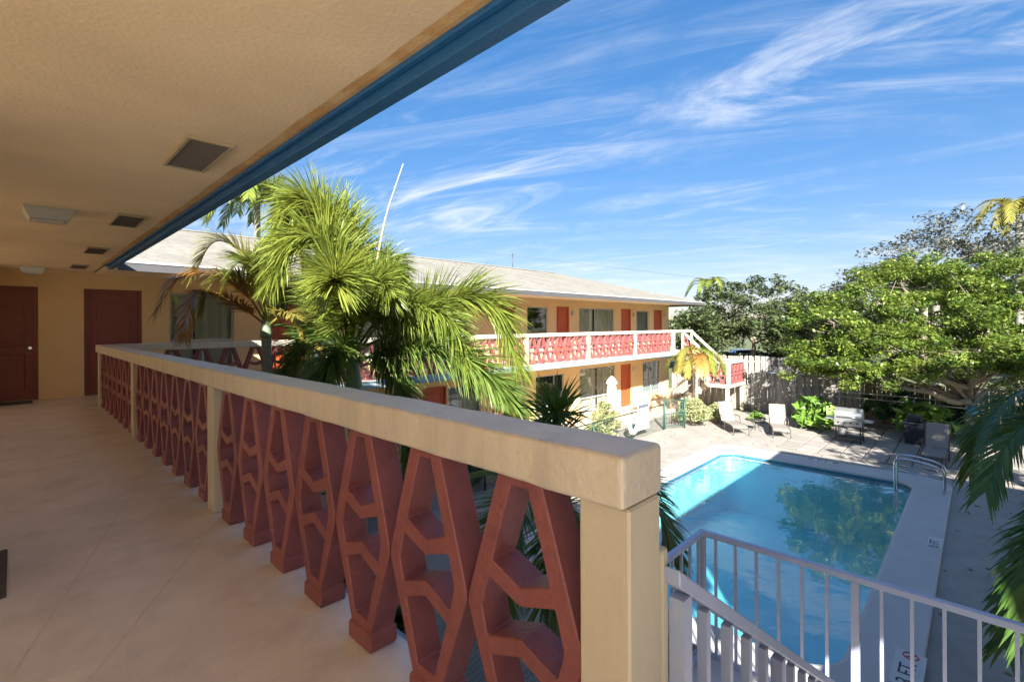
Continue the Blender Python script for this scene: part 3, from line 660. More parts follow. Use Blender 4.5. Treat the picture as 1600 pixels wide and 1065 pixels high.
box('top_rail', RAILM, lr, NX-.065, NX-.02, -.30, NY1, RZ2-.04, RZ2, .005)
box('top_rail', RAILM, lr, 3.0, NX-.066, NY1-.045, NY1, RZ2-.04, RZ2, .005)
for y in (-.30, .545, NY1-.045): box('post', RAILM, lr, NX-.063, NX-.021, y, y+.042, NL+.001, RZ2-.041)
for i in range(12):
    y = 1.425-i*.143
    if abs(y-.567) < .05 or y < -.27: continue
    box('picket', RAILM, lr, NX-.052, NX-.034, y, y+.018, NL+.06, RZ2-.041)
for i in range(5): box('picket', RAILM, lr, 3.02+i*.143, 3.038+i*.143, NY1-.033, NY1-.015, NL+.06, RZ2-.041)
box('bottom_rail', RAILM, lr, NX-.056, NX-.03, -.25, NY1-.046, NL+.035, NL+.06)
box('bottom_rail', RAILM, lr, 3.0, NX-.066, NY1-.036, NY1-.012, NL+.035, NL+.06)

# ------------------------------------------------------------------ gallery fittings
for i, (y, lab) in enumerate(((3.48, 'largest dark ceiling vent grille nearest the viewer'), (6.12, 'second dark ceiling vent along the gallery'), (8.82, 'third ceiling vent along the gallery'), (11.35, 'farthest small ceiling vent by the end wall'))):
    v = root('ceiling_vent', lab, 'vent', (.79, y, CZ-.002), 0, 'ceiling vents')
    bm = bmesh.new()
    for a, b_, c, d in ((-.115, -.10, -.33, .33), (.10, .115, -.33, .33), (-.10, .10, -.33, -.315), (-.10, .10, .315, .33)): bbox(bm, a, b_, c, d, -.022, -.001)
    from_bm('frame', bm, mat('vent_frame', (.45, .36, .22), .6), v)
    box('backing', DARKI, v, -.10, .10, -.315, .315, -.006, -.002)
    sm = None
    for k in range(20):
        if sm is None:
            s = box('louvre', mat('vent_louvre', (.12, .10, .08), .6), v, -.10, .10, -.004, .004, -.018, -.007); sm = s.data
        else: s = bpy.data.objects.new('louvre', sm); COL.objects.link(s); s.parent = v
        s.location = (0, -.30+k*.0316, 0); s.rotation_euler = (R(25), 0, 0)
for y, lab in ((6.1, 'nearer square glass ceiling light of the gallery'), (12.2, 'far square ceiling light by the end doors')):
    l = root('ceiling_light', lab, 'light', (.22, y, CZ-.003), 0, 'gallery ceiling lights')
    bm = bmesh.new(); 
    def ring4(a, z): return [bm.verts.new((sx*a, sy*a, z)) for sx, sy in ((-1, -1), (1, -1), (1, 1), (-1, 1))]
    r0, r1, r2, r3 = ring4(.165, 0), ring4(.165, -.022), ring4(.125, -.10), ring4(.10, -.10)
    for a, b_ in ((r0, r1), (r1, r2), (r2, r3)):
        for k in range(4): bm.faces.new((a[k], a[(k+1) % 4], b_[(k+1) % 4], b_[k]))
    bm.faces.new(r0[::-1]); from_bm('housing', bm, mat('light_frame', (.50, .52, .48), .4), l)
    box('lens', LENS, l, -.10, .10, -.10, .10, -.112, -.098, .008)
dm = tag(box('doormat', MATM, None, -.55, -.035, 3.55, 4.28, .001, .016, .004), 'dark doormat edge at the left of the gallery floor', 'doormat')
tag(box('doormat', MATM, None, -.6, .22, 12.2, 12.62, .001, .018, .004), 'dark brown doormat before the leftmost end door', 'doormat')
xd = U(977); tag(box('doormat', MATB, None, xd-.45, xd+.75, 11.55, 12.25, PZ+.001, PZ+.02), 'brown doormat before the ground floor door of the far wing', 'doormat')

# ------------------------------------------------------------------ pool furniture
def depth_tile(s, loc, xd, yd, lab, size=.22, icon=True, ts=1.0):
    t_ = root('depth_marker', lab, 'depth marker', loc, 0)
    x, y = Vector(xd), Vector(yd)
    def quad(u0, u1, v0, v1, z, m, nm):
        bm = bmesh.new(); pts = [x*a+y*b_+Vector((0, 0, z)) for a, b_ in ((u0, v0), (u1, v0), (u1, v1), (u0, v1))]
        top = [bm.verts.new(p) for p in pts]; bot = [bm.verts.new(p-Vector((0, 0, .003))) for p in pts]
        bm.faces.new(top); 
        for k in range(4): bm.faces.new((bot[k], bot[(k+1) % 4], top[(k+1) % 4], top[k]))
        return from_bm(nm, bm, m, t_)
    quad(-.38*ts, .42*ts, -.15*ts, .15*ts, .0045, mat('marker_white', (.52, .52, .51), .4, .05), 'tile')
    text_obj('lettering', s, size, INK, t_, x*(-.08)+Vector((0, 0, .006)), xd, yd)
    if icon:
        bm = bmesh.new(); c = x*.32; tube(bm, [c+(x*math.cos(a)+y*math.sin(a))*.075+Vector((0, 0, .006)) for a in [2*math.pi*k/20 for k in range(21)]], .009, 4, False)
        tube(bm, [c+(x-y)*.05+Vector((0, 0, .006)), c-(x-y)*.05+Vector((0, 0, .006))], .008, 4); from_bm('no_diving_symbol', bm, RED if s.startswith('3') else INK, t_)
    return t_
cz = GZ+.0765
depth_tile('6 FT.', onZ(1286, 720, cz), (0, -1, 0), (1, 0, 0), 'white 6 FT depth marker on the far pool coping', .30)
depth_tile('5 FT', onZ(1461, 847, cz), (1, 0, 0), (0, 1, 0), 'small depth marker halfway along the right coping', .2, False, .7)
depth_tile('3 FT.', onZ(1419, 1046, cz), (1, 0, 0), (0, 1, 0), 'white 3 FT depth marker with red symbol at lower right', .24)
depth_tile('5 FT', onZ(1102, 704, cz), (1, 0, 0), (0, 1, 0), 'faded depth marker on the left pool coping corner', .17, False, .6)
pl = root('pool_ladder', 'curved chrome handrail pair at the right end of the pool', 'pool ladder', (15.6, 1.2, GZ+.075))
for dx in (0, .5): tubes('rail', CHROME, pl, [spline([(dx, .38, -.7), (dx, .36, -.1), (dx, .36, .55), (dx, .26, .72), (dx, -.2, .70), (dx, -.52, .60), (dx, -.58, .4), (dx, -.58, .0)], 22)], .024, 8)
for z in (-.25, -.5): tubes('rung', CHROME, pl, [[(0, .38, z), (.5, .38, z)]], .02, 8)
tubes('rail_brace', CHROME, pl, [[(0, .36, .45), (0, -.58, .36)], [(.5, .36, .45), (.5, -.58, .36)]], .014, 6)
for dx in (0, .5): lathe('flange', CHROME, pl, [(.055, 0), (.055, .012), (.03, .02)], 12, (dx, -.58, 0))

def lounger(lab, loc, ang):
    """local +x points from foot to head"""
    l = root('sun_lounger', lab, 'sun lounger', loc, ang, 'sun loungers by the pool')
    def sling(name, prof):
        bm = bmesh.new(); pr = None
        for x, z in prof:
            cur = [bm.verts.new((x, -.27, z)), bm.verts.new((x, .27, z)), bm.verts.new((x+.003, .27, z-.012)), bm.verts.new((x+.003, -.27, z-.012))]
            if pr:
                for k in range(4): bm.faces.new((pr[k], pr[(k+1) % 4], cur[(k+1) % 4], cur[k]))
            else: bm.faces.new(cur)
            pr = cur
        bm.faces.new(pr[::-1]); from_bm(name, bm, SLING, l)
    sling('seat', [(0, .27), (.1, .31), (.3, .335), (.6, .33), (.9, .32), (1.16, .32)])
    sling('backrest', [(1.18, .33), (1.30, .52), (1.42, .76), (1.53, 1.02)])
    for s in (-.285, .285):
        tubes('side_rail', BRONZE, l, [spline([(-.02, s, .22), (.03, s, .28), (.3, s, .33), (1.2, s, .32), (1.3, s, .5), (1.55, s, 1.03)], 20)], .016, 6)
        tubes('leg', BRONZE, l, [spline([(.02, s, .27), (-.04, s, .14), (-.03, s, 0)], 6)], .015, 6)
        tubes('leg', BRONZE, l, [spline([(1.18, s, .32), (1.34, s, .15), (1.38, s, 0)], 6)], .015, 6)
        tubes('arm', BRONZE, l, [spline([(.85, s*1.03, .0), (.80, s*1.08, .3), (.86, s*1.1, .52), (1.05, s*1.1, .55), (1.30, s*1.03, .53)], 14)], .016, 6)
    tubes('cross_bar', BRONZE, l, [[(-.02, -.285, .22), (-.02, .285, .22)], [(1.36, -.285, .1), (1.36, .285, .1)], [(1.55, -.285, 1.03), (1.55, .285, 1.03)]], .014, 6)
    return l
def L_at(p, ang): return Vector((p[0], p[1], GZ+.012))
lounger('leftmost beige sling lounger nearest the stair landing', L_at((19.15, 6.50), 0), math.atan2(.66, .75))
lounger('middle beige sling lounger beside the small table', L_at((19.6, 5.22), 0), math.atan2(.36, .93))
lounger('beige sling lounger at right in front of the black bin', Vector((18.75, .98, GZ+.04)), math.atan2(-.02, 1))
tb = root('side_table', 'small dark round table between the two left loungers', 'table', (20.35, 6.35, GZ+.002))
lathe('table_top', BRONZE, tb, [(.20, .40), (.26, .405), (.26, .43), (.24, .435)], 20)
for k in range(3):
    a = 2*math.pi*k/3+.4; c, s = math.cos(a), math.sin(a)
    tubes('leg', BRONZE, tb, [spline([(.2*c, .2*s, .40), (.07*c, .07*s, .25), (.09*c, .09*s, .12), (.24*c, .24*s, 0)], 8)], .014, 6)
gr = root('barbecue_grill', 'stainless barbecue grill cart on wheels by the fence', 'grill', (20.62, 3.32, GZ+.04), R(180))
# local: +x faces the camera side after 180 turn
bm = bmesh.new(); pr = None; prof = [(-.26, .80), (-.26, .95), (-.20, 1.10), (-.06, 1.18), (.10, 1.17), (.22, 1.08), (.27, .95), (.28, .80)]
A = [bm.verts.new((x, -.40, z)) for x, z in prof]; B = [bm.verts.new((x, .40, z)) for x, z in prof]
for k in range(len(prof)): bm.faces.new((A[k], A[(k+1) % len(prof)], B[(k+1) % len(prof)], B[k]))
bm.faces.new(A); bm.faces.new(B[::-1]); lid = from_bm('lid', bm, STEEL, gr)
tubes('lid_handle', CHROME, lid, [[(.29, -.3, .90), (.34, -.3, .90), (.34, .3, .90), (.29, .3, .90)]], .014, 6)
lathe('thermometer', BLACKM, lid, [(.05, 0), (.05, .008), (.02, .012)], 14, (.0, 0, 1.176))
box('firebox', STEEL, gr, -.27, .30, -.41, .41, .58, .795, .01)
for y in (-.27, -.09, .09, .27): 
    bm = bmesh.new(); tube(bm, [(.30, y, .70), (.335, y, .70)], .026, 10); from_bm('knob', bm, BLACKM, gr)
for y, nm in ((-.56, 'side_shelf'), (.56, 'side_shelf')): box(nm, STEEL, gr, -.22, .24, y-.14, y+.14, .755, .79, .012, 2)
for x in (-.22, .24):
    for y in (-.36, .36): box('leg', BLACKM, gr, x-.02, x+.02, y-.02, y+.02, .04, .58)
box('bottom_shelf', BLACKM, gr, -.24, .26, -.38, .38, .16, .19)
for x in (-.22, .24):
    w_ = lathe('wheel', BLACKM, gr, [(.02, -.03), (.085, -.03), (.095, -.015), (.095, .015), (.085, .03), (.02, .03)], 16); w_.location = (x, .37, .095); w_.rotation_euler = (R(90), 0, 0)
    h_ = lathe('hub', WHITE, w_, [(.045, -.034), (.045, .034)], 12)
tubes('gas_bottle', WHITE, gr, [[(0, -.2, .19), (0, -.2, .22), (0, -.2, .45), (0, -.2, .52)]], [.1, .13, .13, .05], 14)
tb_ = root('litter_bin', 'tall black plastic litter bin behind the right lounger', 'bin', (21.75, 1.62, GZ+.04))
bm = bmesh.new()
def rq(a, z): return [bm.verts.new((sx*a, sy*a, z)) for sx, sy in ((-1, -1), (1, -1), (1, 1), (-1, 1))]
r_ = [rq(.24, 0), rq(.30, .72)]
for k in range(4): bm.faces.new((r_[0][k], r_[0][(k+1) % 4], r_[1][(k+1) % 4], r_[1][k]))
bm.faces.new(r_[0][::-1]); bm.faces.new(r_[1]); bmesh.ops.bevel(bm, geom=bm.edges[:], offset=.03, segments=2, affect='EDGES'); from_bm('body', bm, BINM, tb_)
box('rim', BINM, tb_, -.315, .315, -.315, .315, .71, .76, .015, 2)
box('hood', BINM, tb_, -.2, .2, -.2, .2, .76, .98, .04, 2)
box('flap', BLACKM, tb_, -.208, -.2, -.14, .14, .80, .93)
um = root('parasol', 'closed white patio parasol before the dark ground floor window', 'parasol', (onZ(862, 655, PZ).x, 10.35, GZ+.01))
tubes('pole', WHITE, um, [[(0, 0, 0), (0, 0, 2.15)]], .02, 8)
bm = bmesh.new(); n = 24; rings = []
for r, z in ((.10, .95), (.17, 1.05), (.15, 1.35), (.16, 1.6), (.13, 1.9), (.20, 1.905), (.12, 2.08), (.02, 2.2)):
    rings.append([bm.verts.new((r*(1+.16*math.cos(j*math.pi))*math.cos(2*math.pi*j/n), r*(1+.16*math.cos(j*math.pi))*math.sin(2*math.pi*j/n), z)) for j in range(n)])
for a, b_ in zip(rings, rings[1:]):
    for j in range(n): bm.faces.new((a[j], a[(j+1) % n], b_[(j+1) % n], b_[j]))
bm.faces.new(rings[-1]); from_bm('canopy', bm, mat('canopy_cloth', (.40, .40, .39), .9, .15, 9, .2), um)
lathe('base', DGREY, um, [(.25, 0), (.25, .05), (.05, .09)], 18)
for q in range(1): tubes('tie_strap', mat('strap_grey', (.35, .36, .4), .8), um, [[(.17*math.cos(a), .17*math.sin(a), 1.5) for a in [2*math.pi*k/16 for k in range(17)]]], .016, 5)

# ------------------------------------------------------------------ fences
def plank_mesh(h, w_, seed):
    rr = random.Random(seed); bm = bmesh.new(); bbox(bm, -.011, .011, -w_/2, w_/2, 0, h+rr.uniform(-.03, .03))
    for v in bm.verts:
        if v.co.z > .5: v.co.x += rr.uniform(-.01, .01); v.co.y += rr.uniform(-.008, .008)
    bmesh.ops.recalc_face_normals(bm, faces=bm.faces[:]); me = bpy.data.meshes.new('plank'); bm.to_mesh(me); bm.free(); return me
def plank_fence(name, lab, X, y0, y1, h, m, pw=.14, gap=.012, z=GZ-.03, shadowbox=True):
    f = root(name, lab, 'fence', (X, 0, z)); ms = [plank_mesh(h, pw, k) for k in range(5)]
    for q in ms: q.materials.append(m)
    y = y0; i = 0
    while y < y1:
        o = bpy.data.objects.new('plank', ms[random.randrange(5)]); COL.objects.link(o); o.parent = f
        o.location = ((-.045 if (i % 2 and shadowbox) else 0), y, 0); o.rotation_euler = (random.uniform(-.012, .012), 0, 0); y += pw+gap; i += 1
    for zz in (.35, h-.3): box('rail', m, f, .014, .055, y0-.05, y1, zz-.04, zz+.04)
    yy = y0
    while yy < y1: box('post', m, f, .057, .147, yy-.045, yy+.045, 0, h-.05); yy += 2.4
    return f
plank_fence('plank_fence', 'long weathered grey plank fence behind the loungers', 25.25, 3.6, 12.2, 1.83, WOOD)
plank_fence('plank_fence', 'dark brown plank fence under the leafy tree at right', 25.28, -9.0, 3.52, 1.80, WOODD)
plank_fence('plank_fence', 'pale grey plank fence farther back beyond the stair', 30.0, 7.2, 13.2, 2.35, WOOD)
tag(box('capping_board', WHITE, None, 25.10, 25.45, 3.0, 7.4, GZ+1.86, GZ+1.90, .006), 'pale flat capping board lying on the grey plank fence', 'board')
rl = root('pipe_rail', 'pair of thin white horizontal pipes before the brown fence', 'pipe rail', (23.9, 0, GZ))
for z in (1.12, 1.33): tubes('pipe', WHITE, rl, [[(0, -.2, z), (.05, 2.2, z+.04), (0, 4.3, z+.06)]], .022, 6)
for y in (-.1, 2.0, 4.2): tubes('post', WHITE, rl, [[(.05, y, 0), (.05, y, 1.42)]], .025, 6)

def chain_link(name, lab, p0, p1, h, pitch=.075, wr=.0022, posts=4):
    p0, p1 = Vector(p0), Vector(p1); L = (p1-p0).length; f = root(name, lab, 'fence', p0, math.atan2(p1.y-p0.y, p1.x-p0.x))
    V, F = [], []
    def strip(a, b_):
        a, b_ = np.array(a), np.array(b_); d = (b_-a)/np.linalg.norm(b_-a); n_ = np.array([-d[1], d[0]])*wr; k = len(V)
        off = [(n_, 0), (-n_*.5, wr*.9), (-n_*.5, -wr*.9)]
        for e in (a, b_):
            for o_, y in off: V.append((e[0]+o_[0], y, e[1]+o_[1]))
        for j in range(3): F.append((k+j, k+(j+1) % 3, k+3+(j+1) % 3, k+3+j))
    x = -h
    while x < L:
        for sgn in (1, -1):
            xa, xb = (x, x+h) if sgn == 1 else (x+h, x)
            za, zb = 0.02, h
            # clip to [0,L]
            pa, pb = [xa, za], [xb, zb]
            def clip(pa, pb):
                for lim, side in ((0, 1), (L, -1)):
                    for q, r__ in ((pa, pb), (pb, pa)):
                        if (q[0]-lim)*side < 0:
                            if (r__[0]-lim)*side <= 0: return None
                            tt = (lim-q[0])/(r__[0]-q[0]); q[1] += (r__[1]-q[1])*tt; q[0] = lim
                return pa, pb
            c_ = clip(pa, pb)
            if c_ and abs(c_[0][0]-c_[1][0]) > .01: strip(*c_)
        x += pitch
    wm = mesh_np('wire_mesh', V, F, np.zeros(len(F)), GREENM, f); wm['kind'] = 'stuff'
    tubes('top_rail', GREENM, f, [[(0, 0, h+.01), (L, 0, h+.01)]], .021, 8)
    for k in range(posts+1):
        x = L*k/posts; tubes('post', GREENM, f, [[(x, 0, -.02), (x, 0, h+.05)]], .028, 8)
    return f
chain_link('chain_link_fence', 'green chain link fence seen between the near balusters', (3.42, -1.2, GZ), (3.42, 8.95, GZ), 1.2, posts=5)
chain_link('chain_link_fence', 'green chain link fence in front of the far wing', (3.5, 9.08, GZ), (18.05, 9.08, GZ), 1.0, posts=6)
gt = root('fence_gate', 'green picket gate at the end of the chain link fence', 'gate', (18.15, 9.08, GZ), R(-28))
for x in (0, .95): tubes('gate_post', GREENM, gt, [[(x, 0, 0), (x, 0, 1.25)]], .03, 8)
for z in (.12, .62, 1.15): tubes('gate_rail', GREENM, gt, [[(0, 0, z), (.95, 0, z)]], .018, 6)
for k in range(8): tubes('picket', GREENM, gt, [[(.1+k*.107, 0, .12), (.1+k*.107, 0, 1.15)]], .011, 6)
# sign and life ring on the fence
sg = root('notice_board', 'white pool notice board hung on the green fence', 'sign', (16.35, 9.03, GZ+.30))
box('panel', WHITE, sg, -.42, .42, -.012, 0, 0, 1.0)
box('heading_band', mat('sign_blue_grey', (.10, .11, .16), .6), sg, -.36, .36, -.0145, -.0125, .82, .93)
bm = bmesh.new()
for k in range(10):
    x = -.36
    while x < .3:
        l_ = random.uniform(.05, .14); bbox(bm, x, min(x+l_, .36), -.0140, -.0125, .70-k*.065, .725-k*.065); x += l_+.025
from_bm('lines_of_print', bm, mat('print_grey', (.30, .30, .33), .6), sg)
lf = root('life_ring', 'white life ring hanging left of the notice board', 'life ring', (15.55, 8.98, GZ+.62))
bm = bmesh.new(); bmp = [(.27*math.cos(a), 0, .27*math.sin(a)) for a in [2*math.pi*k/28 for k in range(29)]]
tube(bm, bmp, .075, 10, False); from_bm('ring', bm, mat('ring_white', (.50, .50, .50), .4, .04), lf, True)
for a in (45, 135, 225, 315):
    bm = bmesh.new(); c_, s_ = math.cos(R(a)), math.sin(R(a)); tube(bm, [(.27*math.cos(R(a)+d), 0, .27*math.sin(R(a)+d)) for d in (-.12, 0, .12)], .079, 10); from_bm('band', bm, mat('band_grey', (.4, .4, .42), .6), lf)
tubes('rope', mat('rope', (.6, .58, .5), .9), lf, [[(.37*math.cos(a), -.02, .37*math.sin(a)) for a in [2*math.pi*k/24 for k in range(25)]]], .008, 5)
pt = root('plant_pot', 'terracotta pot standing by the far stair newel', 'pot', (20.9, 11.3, PZ))
lathe('pot', CLAY, pt, [(.14, 0), (.22, .30), (.25, .31), (.25, .37), (.20, .37), (.19, .30)], 18)

# ------------------------------------------------------------------ vegetation
def frond(name, pts, m, parent, n=110, L=.55, wd=.022, spread=60, droop=.5, plumose=False, seed=0, tipL=.35, baseskip=.15, rach=.016, tiprag=.0, tint=(0, 1), rm=None, up=None):
    """a palm frond: curved rachis with drooping strap leaflets"""
    rr = np.random.default_rng(seed+1000); C = spline(pts, 48); V, F, T = [], [], []
    org = C[0]
    for i in range(n):
        f = baseskip+(1-baseskip)*(i+rr.uniform(-.3, .3))/n; f = min(max(f, .02), .995); s = f*48; k = min(int(s), 47)
        p = C[k].lerp(C[k+1], s-k); d = (C[min(k+1, 48)]-C[max(k-1, 0)]).normalized()
        side = d.cross(Vector((0, 0, 1)))
        if side.length < .15: side = RT.copy()
        side.normalize(); upv = side.cross(d).normalized()
        ln = L*(tipL+(1-tipL)*math.sin(math.pi*min(1, .12+.80*f)**.85))*rr.uniform(.85, 1.12)
        for sg_ in (-1, 1):
            if plumose: a = rr.uniform(-.9, 1.15)*1.35
            else: a = rr.uniform(.12, .40)
            sp = R(spread*(1-.45*f)+rr.uniform(-8, 8))
            ld = d*math.cos(sp)+(side*sg_*math.cos(a)+upv*math.sin(a))*math.sin(sp); ld.normalize()
            wv = ld.cross(upv if abs(ld.dot(upv)) < .9 else side).normalized()
            if plumose: wv = (Matrix.Rotation(rr.uniform(-1, 1), 3, ld) @ wv)
            q = p.copy(); dd = ld.copy(); base = len(V); w_ = wd*rr.uniform(.8, 1.2); SEG = 4
            dr_ = droop*rr.uniform(.7, 1.4)
            for j in range(SEG+1):
                u = j/SEG; ww = w_*(1-u**2.2)*(.55+.45*min(1, u*3.5))+.0008
                V.append((q+wv*ww-org)[:]); V.append((q-wv*ww-org)[:])
                dd = (dd+Vector((0, 0, -dr_*(.35+u)/SEG))).normalized()
                if tiprag: dd = (dd+Vector(rr.normal(0, tiprag, 3))*f).normalized()
                q = q+dd*ln/SEG
            tv_ = tint[0]+(tint[1]-tint[0])*rr.beta(2, 2)
            for j in range(SEG): F.append((base+2*j, base+2*j+1, base+2*j+3, base+2*j+2)); T.append(tv_)
    # rachis
    k0 = len(V); nr = 5
    for i, c in enumerate(C):
        d = (C[min(i+1, 48)]-C[max(i-1, 0)]).normalized(); a = d.cross(Vector((0, 0, 1)));
        a = a.normalized() if a.length > .05 else RT.copy(); b_ = a.cross(d); r_ = rach*(1.6-1.45*i/48)
        for j in range(nr): V.append((c-org+(a*math.cos(2*math.pi*j/nr)+b_*math.sin(2*math.pi*j/nr))*r_)[:])
    for i in range(48):
        for j in range(nr): F.append((k0+i*nr+j, k0+i*nr+(j+1) % nr, k0+(i+1)*nr+(j+1) % nr, k0+(i+1)*nr+j)); T.append(.35)
    o = mesh_np(name, V, F, T, m, parent); o.location = org-Vector(parent.location) if parent else org; return o
def palm(lab, base, top, r0, r1, shaft=.5, group='palms'):
    base, top = Vector(base), Vector(top); p = root('palm_tree', lab, 'palm', base, 0, group); loc = top-base
    bm = bmesh.new(); n = 40; pts = [Vector((loc.x*(k/n)**1.3, loc.y*(k/n)**1.3, loc.z*k/n)) for k in range(n+1)]
    tube(bm, pts, [r0+(r1-r0)*k/n+(.006 if k % 2 else 0) for k in range(n+1)], 12); from_bm('trunk', bm, PBARK, p, True)
    if shaft:
        d = (pts[-1]-pts[-4]).normalized(); bm = bmesh.new(); tube(bm, [loc-d*.04, loc+d*shaft*.15, loc+d*shaft*.6, loc+d*shaft], [r1*1.25, r1*1.32, r1*.95, r1*.5], 12); from_bm('crownshaft', bm, PSHAFT, p, True)
    return p
# palm A: foxtail palm beside the gallery
DA = 8.5
A0 = P(553, 548, DA); pa = palm('tall bushy foxtail palm with plumed fronds in mid courtyard', (A0.x+.1, A0.y, GZ-.02), A0-Vector((0, 0, .75)), .15, .115, .75)
FA_ = [ # (pixel, depth) control points, material, plumose, leaflet length, tint
    ([(548, 545, 8.5), (538, 440, 8.4), (515, 345, 8.2), (465, 315, 7.9), (428, 372, 7.7)], L_FOX, True, .62, 330, (.3, 1), .9),
    ([(550, 545, 8.5), (560, 430, 8.7), (545, 350, 8.9), (510, 325, 9.0), (470, 350, 9.1)], L_FOX, True, .55, 260, (.2, .9), .8),
    ([(546, 548, 8.5), (538, 495, 7.8), (528, 448, 7.0), (524, 432, 6.3), (523, 440, 5.9)], L_FOX, True, .62, 330, (.35, 1), .35),
    ([(555, 548, 8.5), (625, 515, 8.3), (690, 474, 8.1), (765, 472, 7.9), (812, 575, 7.8)], L_FOX, True, .60, 340, (.1, .9), .7),
    ([(556, 566, 8.5), (610, 548, 8.0), (690, 545, 7.5), (760, 585, 7.2), (806, 640, 7.0)], L_MID, True, .58, 320, (.2, 1), .45),
    ([(553, 550, 8.5), (580, 450, 9.0), (600, 405, 9.4), (625, 425, 9.7), (640, 500, 9.9)], L_FOX, True, .45, 200, (0, .5), .7),
    ([(545, 556, 8.5), (515, 525, 8.4), (480, 535, 8.3), (455, 575, 8.2), (440, 640, 8.2)], L_MID, True, .48, 200, (0, .8), .7),
    ([(550, 558, 8.5), (540, 540, 8.0), (520, 560, 7.5), (505, 610, 7.3), (500, 680, 7.2)], L_MID, True, .50, 220, (.1, .9), .7),
    ([(556, 555, 8.5), (600, 500, 9.0), (650, 500, 9.6), (700, 540, 10.0), (735, 600, 10.3)], L_FOX, True, .5, 220, (0, .6), .7),
    ([(556, 560, 8.5), (590, 560, 8.2), (620, 590, 8.0), (640, 650, 7.9), (640, 720, 7.9)], L_MID, True, .45, 180, (0, .7), .7),
    ([(550, 550, 8.5), (500, 480, 9.0), (460, 455, 9.4), (430, 480, 9.6)], L_FOX, True, .45, 180, (.0, .6), .7),
    ([(550, 548, 8.5), (535, 430, 8.0), (500, 375, 7.6), (455, 380, 7.3), (425, 440, 7.2)], L_FOX, True, .55, 260, (.2, 1), .8),
    ([(552, 548, 8.5), (578, 480, 8.3), (592, 440, 8.1), (616, 430, 7.9), (645, 480, 7.8)], L_FOX, True, .42, 190, (.1, .8), .8),
    ([(552, 550, 8.5), (600, 490, 8.0), (650, 480, 7.6), (700, 500, 7.3), (735, 570, 7.2)], L_FOX, True, .5, 230, (.0, .7), .8),
    ([(548, 550, 8.5), (560, 470, 7.8), (585, 440, 7.2), (610, 460, 6.8)], L_FOX, True, .45, 200, (.1, .9), .6)]
for i, (pp, m_, plum, ln, n_, tn, dp) in enumerate(FA_): frond('frond', [P(*q) for q in pp], m_, pa, int(n_*1.6), ln*1.36, .0115, 56, dp, plum, i, .5, .16, .02, tint=tn)
sp = [P(572, 500, 8.5), P(590, 402, 8.5), P(604, 335, 8.5), P(630, 256, 8.4)]
bm = bmesh.new(); tube(bm, [Vector(q)-Vector(pa.location) for q in spline(sp, 14)], [.028-.0013*k for k in range(15)], 7); o = from_bm('spear_leaf', bm, SPEAR, pa, True); o['label'] = 'tall thin unopened pale spear leaf'
# palm B: slender yellowing palm
B0 = P(416, 520, 8.8); pb = palm('slender palm with yellow and browning fronds near the end wall', (B0.x+.05, B0.y+.1, GZ-.02), B0-Vector((0, 0, .05)), .10, .08, .35)
FB_ = [([(418, 505, 8.8), (405, 440, 8.7), (375, 393, 8.5), (335, 378, 8.3), (300, 430, 8.2)], L_YEL, .50, (.0, .8), .5, 0),
    ([(416, 505, 8.8), (385, 460, 8.5), (340, 432, 8.1), (285, 432, 7.8), (243, 487, 7.6)], L_BRN, .40, (.2, 1), .8, .14),
    ([(416, 508, 8.8), (385, 485, 8.4), (345, 463, 8.0), (305, 462, 7.7), (288, 525, 7.5)], L_BRN, .36, (0, .7), .8, .12),
    ([(420, 505, 8.8), (432, 445, 8.9), (450, 400, 9.0), (480, 385, 9.1), (505, 410, 9.2)], L_YEL, .48, (.1, .9), .5, 0),
    ([(420, 508, 8.8), (445, 490, 8.6), (470, 500, 8.4), (490, 545, 8.2)], L_YEL, .40, (.5, 1), .7, 0),
    ([(418, 505, 8.8), (418, 440, 9.2), (405, 405, 9.6), (385, 400, 9.8)], L_YEL, .45, (0, .6), .5, 0),
    ([(420, 505, 8.8), (440, 455, 9.4), (460, 450, 9.9), (478, 490, 10.2)], L_FOX, .42, (0, .8), .6, 0),
    ([(418, 505, 8.8), (395, 455, 8.4), (365, 430, 8.1), (330, 445, 7.9), (315, 490, 7.8)], L_YEL, .42, (.0, .7), .7, 0),
    ([(419, 505, 8.8), (425, 435, 8.5), (440, 395, 8.3), (465, 390, 8.2), (485, 430, 8.1)], L_YEL, .46, (.2, 1), .6, 0),
    ([(419, 505, 8.8), (412, 440, 8.4), (395, 410, 8.1), (370, 412, 7.9), (350, 450, 7.8)], L_FOX, .44, (.2, 1), .6, 0),
    ([(420, 510, 8.8), (450, 510, 9.2), (475, 550, 9.4), (480, 600, 9.4)], L_DARK, .38, (0, .8), .7, 0)]
for i, (pp, m_, ln, tn, dp, rag) in enumerate(FB_): frond('frond', [P(*q) for q in pp], m_, pb, 120, ln*1.25, .013, 56, dp, False, 40+i, .45, .18, .014, rag, tn)
for i, pp in enumerate(([(300, 432, 7.9), (268, 436, 7.75), (252, 470, 7.65), (242, 500, 7.6)], [(330, 462, 7.9), (305, 458, 7.7), (292, 490, 7.55), (286, 535, 7.5)])): 
    o = frond('dry_leaflets', [P(*q) for q in pp], L_DRY, pb, 34, .30, .010, 60, 1.1, False, 60+i, .6, .05, .006, .16); o['label'] = 'greyish dried frond tip'
